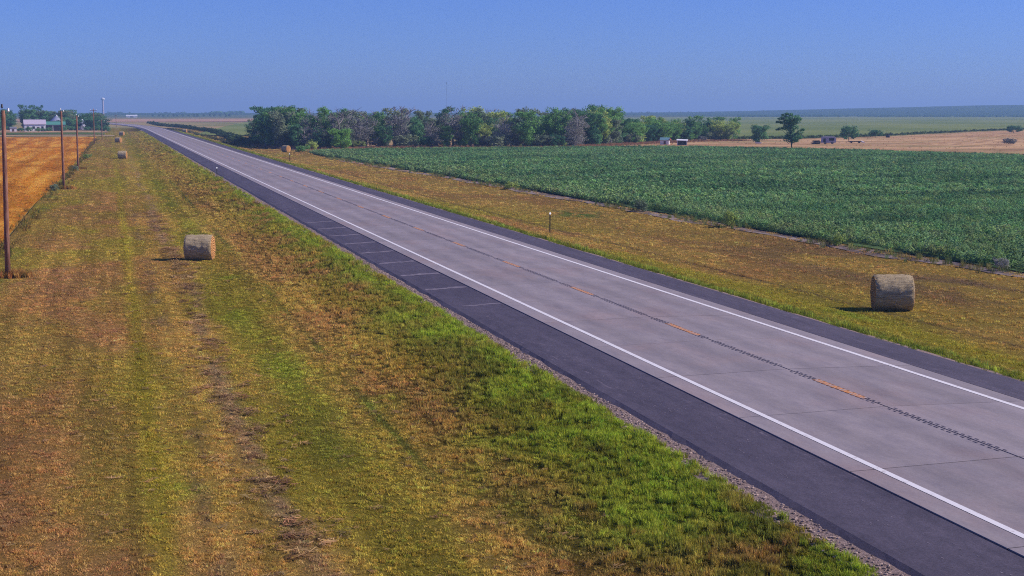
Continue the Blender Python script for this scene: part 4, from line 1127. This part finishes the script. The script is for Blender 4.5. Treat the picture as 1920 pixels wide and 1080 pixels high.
def bale_meshes(seed, rad=.78, hw=.80):
    r = np.random.default_rng(seed)
    na, nx = 72, 22
    ang = np.linspace(0, 2 * math.pi, na, endpoint=False)
    V = []; F = []
    xs_ = np.linspace(-hw, hw, nx)
    for i, x in enumerate(xs_):
        e = max(0, abs(x) - (hw - .14)) / .14
        rr = rad * (1 - .055 * e ** 2.2) * (1 - .015 * (x / hw) ** 2)
        nz = (fbm(ang * 3.2 + 5, np.full(na, x * 6), .6, 1.2, seed, 4) - .5) * .07 + (fbm(ang * 40, np.full(na, x * 3), 1, 1, seed + 3, 2) - .5) * .025
        wrap = 1 - sstep(5.2, 6.283, ang); nz = nz * wrap
        ra = rr + nz
        zz_ = np.cos(ang) * ra; yy = np.sin(ang) * ra
        zz_ = np.where(zz_ < -rad * .95, -rad * .95 + (zz_ + rad * .95) * .2, zz_)      # settled on its belly
        V.append(np.stack([np.full(na, x), yy, zz_ + rad * .955], -1))
    V = np.concatenate(V)
    for i in range(nx - 1):
        for j in range(na):
            a = i * na + j; b = i * na + (j + 1) % na
            F.append((a, b, b + na, a + na))
    body = mesh_np('wrapped_roll', V, np.array(F), True); body.materials.append(M_bale)
    ends = []
    for sgn, i0 in ((-1, 0), (1, (nx - 1) * na)):
        ring = V[i0:i0 + na]; c = np.array([ring[0, 0], 0, rad * .955])
        VV = [ring]; K = 7
        for k in range(1, K):
            f = 1 - k / K
            p = c + (ring - c) * f; p[:, 0] += sgn * ((.05 * (1 - f ** 4)) + (fbm(p[:, 1] * 5, p[:, 2] * 5, .6, .6, seed + 9, 3) - .5) * .07)
            VV.append(p)
        VV.append(np.array([[c[0] + sgn * .05, 0, c[2]]]))
        VV = np.concatenate(VV); FF = []
        for k in range(K - 1):
            for j in range(na):
                a = k * na + j; b = k * na + (j + 1) % na
                FF.append((a, b, b + na) if sgn > 0 else (a, b + na, b)); FF.append((a, b + na, a + na) if sgn > 0 else (a, a + na, b + na))
        for j in range(na):
            a = (K - 1) * na + j; b = (K - 1) * na + (j + 1) % na
            FF.append((a, b, K * na) if sgn > 0 else (b, a, K * na))
        me = mesh_np('bale_end', VV, np.array(FF), True); me.materials.append(M_baleend); ends.append(me)
    # wisps
    n_ = 900; a = r.uniform(0, 6.283, n_); x = r.uniform(-hw, hw, n_); x = np.where(r.uniform(0, 1, n_) < .4, np.sign(x) * hw * r.uniform(.94, 1.02, n_), x)
    base = np.stack([x, np.sin(a) * rad * .985, np.cos(a) * rad * .985 + rad * .955], -1); base[:, 2] = np.maximum(base[:, 2], .02)
    d = np.stack([r.normal(0, .7, n_), np.sin(a) * .5 + r.normal(0, .4, n_), np.cos(a) * .5 + r.normal(0, .4, n_)], -1); d /= np.linalg.norm(d, axis=1)[:, None]
    ln = r.uniform(.05, .15, n_)[:, None]; sd_ = np.cross(d, r.normal(0, 1, (n_, 3))); sd_ /= np.linalg.norm(sd_, axis=1)[:, None]
    W = np.stack([base - sd_ * .006, base + sd_ * .006, base + d * ln], 1).reshape(-1, 3)
    wm = mesh_np('straw_wisps', W, np.arange(n_ * 3).reshape(-1, 3)); wm.materials.append(M_wisp)
    return body, ends, wm
BALES = [bale_meshes(1), bale_meshes(5)]
BG = 'round hay bales left on the roadside'
for i, (x, y, rz_, v, s, lb) in enumerate((
        (5.15, 93.0, R(-15), 0, 1.04, 'round hay bale with sunlit orange end on the left verge'),
        (34.75, 60.7, R(-20), 1, 1.09, 'largest round hay bale standing in the right roadside ditch'),
        (2.2, 297, R(-12), 1, 1.0, 'second hay bale up the left verge, in line with the poles'),
        (2.3, 450, R(-30), 0, 1.0, 'third hay bale up the left verge, near the stubble field end'),
        (4.2, 566, R(-25), 1, 1.0, 'farthest small dark hay bale on the left verge'),
        (38.4, 337, R(-50), 0, 1.0, 'hay bale in front of the shelterbelt at its road end'),
        (28.9, 606, R(-20), 1, 1.0, 'tiny far hay bale right of the road before the bend'))):
    o = empty('hay_bale', (x, y, tz(x, y) - .02), rz_); o.scale = (s,) * 3
    bd, en, wm = BALES[v]
    link('wrapped_roll', bd, None, o)
    for e in en: link('bale_end', e, None, o)
    tag(link('straw_wisps', wm, None, o), kind='stuff')
    tag(o, lb, 'hay bale', BG)

# ------------------------------------------------------------------ utility poles
def mat_pole():
    m, n, out = new_mat('weathered_pole_wood'); L = n.links.new
    b = N(n, 'ShaderNodeBsdfPrincipled'); b.inputs['Roughness'].default_value = .9; b.inputs['Specular IOR Level'].default_value = .1
    oc = N(n, 'ShaderNodeTexCoord').outputs['Object']
    t = noise(n, 7, 6, .75, oc, (2.5, 2.5, .18)); r = ramp(n, [(.28, lin(78, 52, 46)), (.5, lin(132, 92, 78)), (.72, lin(176, 138, 120))]); L(t.outputs['Fac'], r.inputs['Fac'])
    L(r.outputs['Color'], b.inputs['Base Color'])
    bp = N(n, 'ShaderNodeBump'); bp.inputs['Strength'].default_value = .6; bp.inputs['Distance'].default_value = .03
    L(t.outputs['Fac'], bp.inputs['Height']); L(bp.outputs['Normal'], b.inputs['Normal']); L(b.outputs['BSDF'], out.inputs['Surface'])
    return m
M_pole = mat_pole(); M_steel = mat_plain('galvanised_steel', lin(150, 152, 158), .45, .7); M_insul = mat_plain('white_porcelain', lin(214, 216, 222), .3, 0, .5)
M_dark = mat_plain('dark_hardware', lin(56, 56, 62), .5)
def pole_meshes(h):
    mb = MB(); mb.tube([(0, 0, -.4), (0, 0, h * .3), (0, 0, h * .7), (0, 0, h)], [.155, .142, .122, .105], 14)
    return mb.mesh('shaft', True)
def insulator(z0, x=0.0):
    mb = MB(); mb.tube([(x, 0, z0), (x, 0, z0 + .05), (x, 0, z0 + .06), (x, 0, z0 + .10), (x, 0, z0 + .11), (x, 0, z0 + .17), (x, 0, z0 + .20)], [.045, .075, .05, .07, .045, .06, .03], 10)
    return mb
PG = 'line of wooden utility poles along the stubble field'
for (x, y, h, lean, lb) in ((-5.62, 84.2, 9.05, .012, 'nearest wooden utility pole at the left frame edge'), (-5.4, 179.8, 9.0, .0, 'second wooden utility pole beside the stubble field'),
                            (-5.0, 240.6, 8.25, .006, 'third wooden utility pole, slightly shorter, beside the stubble field'), (-4.3, 429.5, 9.7, 0, 'stout fourth wooden utility pole at the end of the stubble field'),
                            (-2.5, 493, 6.4, 0, 'short fifth utility pole in front of the farm trees'), (3.4, 843, 6.6, 0, 'farthest thin utility pole beside the road bend')):
    o = empty('utility_pole', (x, y, tz(x, y)), R(random.uniform(-8, 8))); o.rotation_euler.y = lean; tag(o, lb, 'utility pole', PG)
    link('shaft', pole_meshes(h), M_pole, o)
    if y < 260:
        MB().tube([(-.06, 0, h - .02), (-.06, 0, h + .16)], .018, 6).build('pin', M_dark, o)
        insulator(h + .14, -.06).build('insulator', M_dark if y < 100 else M_insul, o, True)
        MB().tube([(.08, 0, h - .25), (.26, 0, h - .12), (.26, 0, h - .06)], .02, 6).build('bracket', M_steel, o)
        insulator(h - .07, .26).build('insulator', M_insul, o, True)
    else:
        MB().box(-.9, .9, -.16, -.06, h - .5, h - .38).build('crossarm', M_pole, o)
        for q in (-.8, .8): insulator(h - .38, q).build('insulator', M_insul, o, True)
# weeds round the pole feet
pw = []
for (x, y) in ((-5.6, 84.2), (-5.5, 179.8), (-5.0, 240.6)):
    n_ = 70; pw.append(np.stack([x + rng.normal(.15, .45, n_), y + rng.normal(0, .4, n_)], -1))
pw = np.concatenate(pw)
scatter('pole_foot_weeds', np.concatenate([pw, terrain(pw[:, 0], pw[:, 1])[:, None]], 1), rng.uniform(.4, .9, len(pw)), jitter_cols(mixc(lin(110, 104, 56), lin(196, 136, 80), rng.uniform(0, 1, len(pw))), .3), weed, 'dry unmown weeds round the feet of the poles')
plant('bush2', 'grey', -6.3, 174.5, .8, .8, 'low grey-green weed bush just before the second utility pole', 'shrub')
plant('bush2', 'grey', -5.2, 233, .8, .8, 'low weed bush at the foot of the third utility pole', 'shrub')
plant('bush2', 'olive', -4.4, 295, .9, 1.2, 'weed bush on the verge edge beyond the third utility pole', 'shrub')

# ------------------------------------------------------------------ delineator posts
M_post = mat_plain('dark_green_steel_post', lin(62, 60, 48), .6, .2); M_refl = mat_plain('white_reflector', lin(250, 250, 248), .3, 0, .6, .04)
for (x, y, h, lb) in ((30.9, 103.2, 1.55, 'delineator post with white reflector beside the right shoulder'), (12.75, 188, 1.45, 'delineator post on the left verge beside the shoulder'), (30.9, 266, 1.4, 'far delineator post on the right, before the shelterbelt')):
    o = empty('delineator_post', (x, y, tz(x, y)), R(22)); tag(o, lb, 'post', 'roadside delineator posts')
    mb = MB(); mb.box(-.04, .04, -.012, 0.0, -.2, h - .02).box(-.04, -.025, -.035, -.0125, -.2, h - .02).box(.025, .04, -.035, -.0125, -.2, h - .02)
    mb.build('post', M_post, o)
    mb = MB(); mb.tube([(0, -.046, h - .06), (0, -.038, h - .06)], .085, 14); mb.build('reflector', M_refl, o)

# ------------------------------------------------------------------ farm on the left
M_wallw = mat_plain('white_siding', lin(226, 222, 226), .7, 0, .3, .1); M_roofp = mat_plain('pinkish_tin_roof', lin(200, 184, 200), .5, .1, .3, .12)
M_roofg = mat_plain('green_tin_roof', lin(92, 152, 132), .5, .1, .4, .1); M_shed = mat_plain('grey_boards', lin(120, 118, 124), .8); M_galv = mat_plain('galvanised_bin', lin(176, 178, 200), .5, .3)
M_glass = mat_plain('dark_glass', lin(40, 44, 54), .1, 0, .6); M_red = mat_plain('red_paint', lin(170, 56, 56), .6); M_doorm = mat_plain('brown_door', lin(92, 70, 62), .7)
M_dark_and_shade = mat_plain('dark_parts_and_shade', lin(44, 42, 46), .9)  # near-black for dark timber and metal parts, and for shade painted in openings

def gable(o, w_, d, hw, hr, wm, rm, over=.35, roofname='roof', ridge='x'):
    """walls w x d, ridge along x, front at y=-d/2"""
    mb = MB()
    a, b = w_ / 2, d / 2
    mb.poly([(-a, -b, 0), (a, -b, 0), (a, -b, hw), (-a, -b, hw)]); mb.poly([(-a, b, 0), (-a, b, hw), (a, b, hw), (a, b, 0)])
    mb.poly([(a, -b, 0), (a, b, 0), (a, b, hw), (a, 0, hw + hr), (a, -b, hw)]); mb.poly([(-a, -b, 0), (-a, -b, hw), (-a, 0, hw + hr), (-a, b, hw), (-a, b, 0)])
    mb.build('wall', wm, o)
    mb = MB(); A = a + over; k = (b + over) / b; e = hw + hr * (1 - k); t = .12
    for s_ in (-1, 1):
        p = [(-A, 0, hw + hr + .04), (A, 0, hw + hr + .04), (A, s_ * (b + over), e + .04), (-A, s_ * (b + over), e + .04)]
        q = [(x, y, z + t) for x, y, z in p]
        mb.poly(p); mb.poly(q)
        for i in range(4): mb.poly([p[i], p[(i + 1) % 4], q[(i + 1) % 4], q[i]])
    mb.build(roofname, rm, o)
def window(o, x, y, z, w_, h, nrm='y'):
    f = MB().box(x - w_ / 2 - .08, x + w_ / 2 + .08, y - .05, y - .005, z - .08, z + h + .08).build('window', M_wallw, o)
    MB().box(x - w_ / 2, x + w_ / 2, y - .07, y - .051, z, z + h).build('pane', M_glass, f)

FZ = -.15
o = empty('farmhouse', (-30.6, 655, FZ), R(6)); o.scale = (.88,) * 3; tag(o, 'white farmhouse with pinkish roof among the farm trees', 'farmhouse')
gable(o, 9.6, 7.5, 3.4, 2.0, M_wallw, M_roofp)
for q in (-3.2, -.6, 3.4): window(o, q, -3.75, 1.2, 1.0, 1.2)
d_ = MB().box(1.0, 2.0, -3.82, -3.752, 0, 2.1).build('door', M_doorm, o); MB().box(1.8, 1.86, -3.86, -3.822, 1.0, 1.1).build('handle', M_steel, d_)
MB().box(-2.2, -1.6, .6, 1.2, 4.6, 6.1).build('chimney', M_shed, o)
o = empty('machine_shed', (-23.4, 666, FZ), R(3)); o.scale = (.85, .9, .9); tag(o, 'long open machine shed with green roof beside the farmhouse', 'shed')
gable(o, 11, 7, 3.0, 1.3, M_shed, M_roofg, .4)
MB().box(-4.2, 3.6, -3.6, -3.52, 0, 2.4).build('opening_shade_panel', M_dark_and_shade, o)  # dark panel on the solid wall, painted shade of the open side
for q in (-4.4, -.3, 3.8): MB().box(q - .12, q + .12, -3.72, -3.62, 0, 2.7).build('post', M_wallw, o)
o = empty('white_shed', (-38.8, 648, FZ), R(4)); tag(o, 'tiny white shed with dark roof left of the farmhouse', 'shed')
gable(o, 2.6, 2.2, 1.3, .5, M_wallw, M_shed, .15); MB().box(-.4, .4, -1.17, -1.104, 0, 1.1).build('door', M_doorm, o)

def grain_bin(x, y, rad, hw, hr, lb):
    o = empty('grain_bin', (x, y, FZ)); tag(o, lb, 'grain bin', 'galvanised grain bins of the farm')
    n_ = 28; mb = MB(); rings = []
    z = 0; k = 0
    prof = []
    while z < hw: prof += [(rad, z), (rad - .05, z + .11)]; z += .22
    prof.append((rad, hw))
    pv = [(r_ * math.cos(2 * math.pi * j / n_), r_ * math.sin(2 * math.pi * j / n_), zz_) for r_, zz_ in prof for j in range(n_)]
    F = [(i * n_ + j, i * n_ + (j + 1) % n_, (i + 1) * n_ + (j + 1) % n_, (i + 1) * n_ + j) for i in range(len(prof) - 1) for j in range(n_)]
    link('wall', mesh_np('wall', pv, F), M_galv, o)
    mb = MB(); mb.tube([(0, 0, hw - .05), (0, 0, hw + hr)], [rad + .2, .35], n_); mb.build('roof', M_galv, o)
    MB().tube([(0, 0, hw + hr), (0, 0, hw + hr + .35)], [.4, .3], 10).build('vent_cap', M_steel, o)
    MB().box(-.45, .45, -rad - .1, -rad - .01, .5, 2.2).build('door', M_galv, o)
grain_bin(-22.8, 690, 2.6, 4.2, 2.2, 'large grain bin with cone roof behind the machine shed')
grain_bin(-12.0, 690, 1.9, 3.2, 1.4, 'smaller grain bin with cone roof right of the machine shed')
FG = 'trees sheltering the farm on the left'
rf = random.Random(9)
def fzone(x, y):
    p = px_of(x, y)
    for lim, t in ((-20, 'left of the frame edge pole'), (20, 'behind the nearest pole'), (42, 'left of the farmhouse'), (64, 'behind the left half of the farmhouse'), (88, 'behind the right half of the farmhouse'), (112, 'behind the machine shed'), (135, 'right of the machine shed'), (152, 'left of the smaller grain bin'),
                   (172, 'behind the smaller grain bin'), (195, 'right of the smaller grain bin')):
        if p < lim: return t
    return 'at the road end'
for i in range(64):
    x = rf.uniform(-66, -3.5); y = rf.uniform(700, 760) if x < -8 else rf.uniform(690, 715)
    h = rf.uniform(7.4, 9.4) if x < -16 else rf.uniform(6.0, 8.2)
    lf = rf.choice(['deep', 'deep', 'green', 'grey'])
    plant(rf.choice(['oval1', 'oval2', 'oval3', 'vase1']), lf, x, y, h, rf.uniform(1.1, 1.5), dict(deep='dark green', green='lighter green', grey='grey-green')[lf] + ' tree ' + fzone(x, y) + ' in the farm grove', 'tree', FG)
for (x, y, h) in ((-41, 668, 6), (-45, 655, 5), (-47, 664, 6.5), (-17, 676, 5.2), (-14.5, 680, 5), (-8, 676, 6), (-6, 670, 5.2), (-3.5, 678, 5), (-19.5, 684, 6)):
    plant(rf.choice(['oval1', 'oval3', 'round1']), 'deep', x, y, h, 1.25, 'dark leafy foreground tree ' + fzone(x, y) + ' in the farmyard', 'tree', FG)
for (x, y) in ((-32.5, 647), (-29, 648), (-27, 649), (-25, 652), (-36, 650), (-19, 655), (-9.5, 662), (-5.5, 660), (-3, 652), (-1.5, 640)):
    plant('bush1', rf.choice(['deep', 'green']), x, y, rf.uniform(1.3, 2.2), 1.2, 'low dark bush ' + fzone(x, y) + ' along the front of the farmyard', 'shrub', 'bushes of the farmyard')
plant('vase1', 'deep', -38, 735, 11.3, .8, 'tallest tree poking out of the farm grove left of the house')
plant('vase2', 'deep', -33.5, 745, 11.2, .9, 'tall flat-topped tree poking out above the farmhouse roof')

# ------------------------------------------------------------------ things on the dry pasture
o = empty('white_shed', (140.8, 365, tz(140.8, 365)), R(-26)); tag(o, 'small white shed with red roof edge below the shelterbelt', 'shed')
gable(o, 2.3, 2.0, 1.2, .55, M_wallw, mat_plain('teal_tin', lin(120, 160, 170), .5, .2), .12)
MB().box(1.25, 1.42, -.9, .9, 1.2, 1.62).build('trim', M_red, o); MB().box(-.2, .35, -1.06, -1.004, 0, .95).build('door', M_doorm, o)
o = empty('lean_to', (143.3, 359, tz(143.3, 359)), R(-24)); tag(o, 'open lean-to with pale sloping roof beside the small white shed', 'shed')
mb = MB(); mb.box(-1.25, 1.25, .75, .82, 0, 1.15); mb.box(-1.25, -1.18, -.75, .748, 0, 1.1); mb.box(1.18, 1.25, -.75, .748, 0, 1.1); mb.build('wall', M_shed, o)
mb = MB(); p = [(-1.45, -1.0, 1.22), (1.45, -1.0, 1.12), (1.45, .95, 1.4), (-1.45, .95, 1.5)]; q = [(x, y, z + .08) for x, y, z in p]
mb.poly(p); mb.poly(q)
for i in range(4): mb.poly([p[i], p[(i + 1) % 4], q[(i + 1) % 4], q[i]])
mb.build('roof', M_wallw, o)
for q_ in (-1.2, 1.2): MB().box(q_ - .06, q_ + .06, -.92, -.8, 0, 1.16).build('post', M_wallw, o)

o = empty('derelict_trailer', (185.6, 360, tz(185.6, 360)), R(-27)); tag(o, 'derelict grey trailer with dark broken windows on the dry pasture', 'trailer')
mb = MB(); a, b, hh = 2.0, 1.0, 2.0
out_ = [(-a, .35), (-a + .1, hh - .15), (-a + .5, hh), (a - .55, hh), (a - .1, hh - .3), (a, hh - .8), (a - .1, .35)]
for s_ in (-b, b): mb.poly([(x, s_, z) for x, z in out_])
for i in range(len(out_)):
    (x0, z0), (x1, z1) = out_[i], out_[(i + 1) % len(out_)]
    mb.poly([(x0, -b, z0), (x1, -b, z1), (x1, b, z1), (x0, b, z0)])
mb.build('body', mat_plain('weathered_trailer_shell', lin(178, 172, 186), .6, .2, .3, .3), o)
for (x0, x1, z0, z1) in ((-1.35, -.75, .55, 1.5), (.1, 1.45, .9, 1.6)): 
    wv_ = MB().box(x0, x1, -b - .03, -b - .004, z0, z1).build('window', M_dark_and_shade, o)
for q_ in (-.9, 1.0):
    wl = MB().tube([(q_, -b + .1, .32), (q_, -b - .1, .32)], .32, 14).build('wheel', M_dark, o)
    MB().tube([(q_, -b - .102, .32), (q_, -b - .125, .32)], .15, 10).build('rim', M_steel, wl)
o = empty('scrap_pile', (181.2, 358.5, tz(181.2, 358.5)), R(-26)); tag(o, 'dark heap of scrap timber left of the derelict trailer', 'scrap pile')
for i in range(12):
    mb = MB(); zt = .12 + .16 * (i % 6); ln = random.uniform(.8, 1.5) * (1 - .08 * (i % 6)); mb.box(-ln, ln, -.12, .12, -.1, .1)
    b_ = mb.build('plank', M_dark_and_shade if i % 3 else M_shed, o); b_.location = (random.uniform(-.4, .4), random.uniform(-.6, .6), zt); b_.rotation_euler = (random.uniform(-.1, .1), random.uniform(-.12, .12), random.uniform(-.6, .6))
# low flat implement with a white sheet at its end
o = empty('flatbed_wagon', (199, 369, tz(199, 369)), R(-27)); tag(o, 'low dark flatbed wagon with white end right of the trailer', 'wagon')
MB().box(-2.2, 1.1, -.8, .8, .42, .6).build('bed', M_dark_and_shade, o)
mb = MB(); mb.poly([(1.1, -.8, .62), (2.0, -.8, .3), (2.0, .8, .3), (1.1, .8, .72)]); mb.poly([(1.1, -.8, .2), (2.0, -.8, .2), (2.0, -.8, .3), (1.1, -.8, .62)]); mb.build('end_sheet', M_wallw, o)
for q_ in (-1.6, .5):
    for s_ in (-.75, .75): MB().tube([(q_, s_ - .08, .3), (q_, s_ + .08, .3)], .3, 12).build('wheel', M_dark, o)
MB().tube([(-2.2, 0, .45), (-3.1, 0, .2)], .05, 6).build('drawbar', M_dark, o)
o = empty('water_tank', (249, 441, tz(249, 441)), R(-30)); tag(o, 'small dark stock tank at the back edge of the pasture', 'tank')
mb = MB(); mb.tube([(0, 0, 0), (0, 0, .5), (0, 0, 1.0)], [.62, .66, .62], 18); mb.build('tank_wall', M_dark, o); MB().tube([(0, 0, 1.0), (0, 0, 1.08)], .68, 18).build('rim', M_dark_and_shade, o)
o = empty('feed_trough', (168, 366, tz(168, 366)), R(-26)); tag(o, 'pale feed trough lying on the pasture before the lone tree', 'trough')
mb = MB(); mb.poly([(-.9, -.3, .5), (.9, -.3, .5), (.7, -.2, .15), (-.7, -.2, .15)]); mb.poly([(-.9, .3, .5), (.9, .3, .5), (.7, .2, .15), (-.7, .2, .15)]); mb.poly([(-.9, -.3, .5), (-.9, .3, .5), (-.7, .2, .15), (-.7, -.2, .15)]); mb.poly([(.9, -.3, .5), (.9, .3, .5), (.7, .2, .15), (.7, -.2, .15)]); mb.poly([(-.7, -.2, .15), (.7, -.2, .15), (.7, .2, .15), (-.7, .2, .15)])
mb.build('basin', M_wallw, o)
for q_ in (-.6, .6): MB().box(q_ - .05, q_ + .05, -.25, .25, 0, .148).build('leg', M_shed, o)

# ------------------------------------------------------------------ far landmarks
o = empty('water_tower', (-11.0, 2800, 0)); tag(o, 'white water tower on a thin stem above the far town', 'water tower')
H_ = 8.13 + 23 / 2760 * 2800
mb = MB(); prof = [(.1, H_ - 3.6), (1.4, H_ - 3.3), (3.0, H_ - 2.2), (3.6, H_ - .9), (3.4, H_ + .2), (2.4, H_ + 1.2), (1.0, H_ + 1.7), (.1, H_ + 1.8)]
mb.tube([(0, 0, z) for r_, z in prof], [r_ for r_, z in prof], 20); mb.build('tank', M_wallw, o, True)
MB().tube([(0, 0, -1), (0, 0, H_ * .5), (0, 0, H_ - 3.3)], [2.2, 1.6, 1.5], 12).build('pedestal', mat_plain('pale_pink_steel', lin(196, 178, 190), .6), o)
o = empty('radio_mast', (640, 2850, 0)); tag(o, 'thin guyed radio mast far behind the shelterbelt', 'mast')
c_yaw = 15.195
ang_m = math.atan2(838 - 960, 2760) + R(c_yaw)
o.location = (3000 * math.sin(ang_m), 3000 * math.cos(ang_m), 0)
MB().tube([(0, 0, -1), (0, 0, 64)], [.35, .28], 4).build('lattice', M_steel, o); MB().tube([(0, 0, 64), (0, 0, 66.5)], [.9, .7], 8).build('beacon', M_dark, o)
o = empty('metal_barn', (29.9, 2140, tz(29.9, 2140)), R(2)); tag(o, 'long white metal barn far up the road', 'barn')
gable(o, 15, 8, 2.2, 1.2, M_wallw, M_wallw, .3); MB().box(-2, 2, -4.06, -4.005, 0, 2.0).build('door', M_shed, o)
for i in range(16):
    px = 292 + i * 9.5 + rf.uniform(-3, 3); an = math.atan2(px - 960, 2760) + R(c_yaw); d = rf.uniform(2280, 2380)
    plant('round1', 'deep', d * math.sin(an), d * math.cos(an), rf.uniform(3.2, 5.2), rf.uniform(.8, 1.2), 'tiny far tree, ' + ['first', 'second', 'third', 'fourth', 'fifth', 'sixth', 'seventh', 'eighth', 'ninth', 'tenth', 'eleventh', 'twelfth', 'thirteenth', 'fourteenth', 'fifteenth', 'sixteenth'][i] + ' right of the white barn, above the brown strip', 'tree', 'row of tiny trees far up the road')
# distant tree lines along the horizon: one mass each
def treeline(px0, px1, d0, d1, n_, h0, h1, label, dens=.55):
    V = []; nr = np.random.default_rng(int(px0 + px1))
    allv = []
    for i in range(n_):
        px = nr.uniform(px0, px1)
        if fbm(np.array([px]), np.array([d0]), 30, 1, 9)[0] < 1 - dens: continue
        an = math.atan2(px - 960, 2760) + R(c_yaw); d = nr.uniform(d0, d1); x, y = d * math.sin(an), d * math.cos(an); h = nr.uniform(h0, h1)
        k = 26; o_ = nr.normal(0, 1, (k, 3)); o_ /= np.maximum(.4, np.linalg.norm(o_, axis=1))[:, None]
        c_ = o_ * np.array([h * .7, h * .5, h * .45]) + np.array([x, y, tz(x, y) + h * .5])
        t_ = nr.normal(0, 1, (k, 3)); t_ /= np.linalg.norm(t_, axis=1)[:, None]; b_ = np.cross(t_, nr.normal(0, 1, (k, 3))); b_ /= np.linalg.norm(b_, axis=1)[:, None]; s = h * .28
        allv.append(np.stack([c_ - t_ * s, c_ - b_ * s, c_ + t_ * s, c_ + b_ * s], 1).reshape(-1, 3))
    V = np.concatenate(allv)
    tag(link('distant_trees', mesh_np('distant_trees', V, np.arange(len(V)).reshape(-1, 4)), LEAF['deep']), label, kind='stuff')
treeline(205, 470, 3300, 3600, 120, 1, 3.2, 'hazy line of trees on the horizon beyond the road bend', .62)
treeline(395, 470, 2900, 3200, 40, 3, 6, 'hazy clump of trees on the horizon beside the shelterbelt', .75)
treeline(1040, 1500, 3300, 3500, 110, 1, 3.2, 'faint blue line of trees on the horizon above the shelterbelt', .6)
treeline(1480, 1960, 3300, 3450, 70, 1, 2.8, 'faint blue trees along the rise on the right horizon', .5)
treeline(1380, 1960, 2250, 2320, 420, 1.6, 3, 'dark hedge line beyond the pale green field', .8)

# ------------------------------------------------------------------ haze: clear-morning air
hz = MB().box(-9700, 9700, -3400, 10000, -2.6, 72).mesh('haze')
hm, n, out = new_mat('summer_haze')
pv = N(n, 'ShaderNodeVolumePrincipled')
pv.inputs['Color'].default_value = (0.40, 0.62, 1.0, 1)
pv.inputs['Density'].default_value = 0.00026
pv.inputs['Anisotropy'].default_value = 0.1
n.links.new(pv.outputs['Volume'], out.inputs['Volume'])
tag(link('haze', hz, hm), 'thin blue morning haze over the whole plain', kind='stuff')
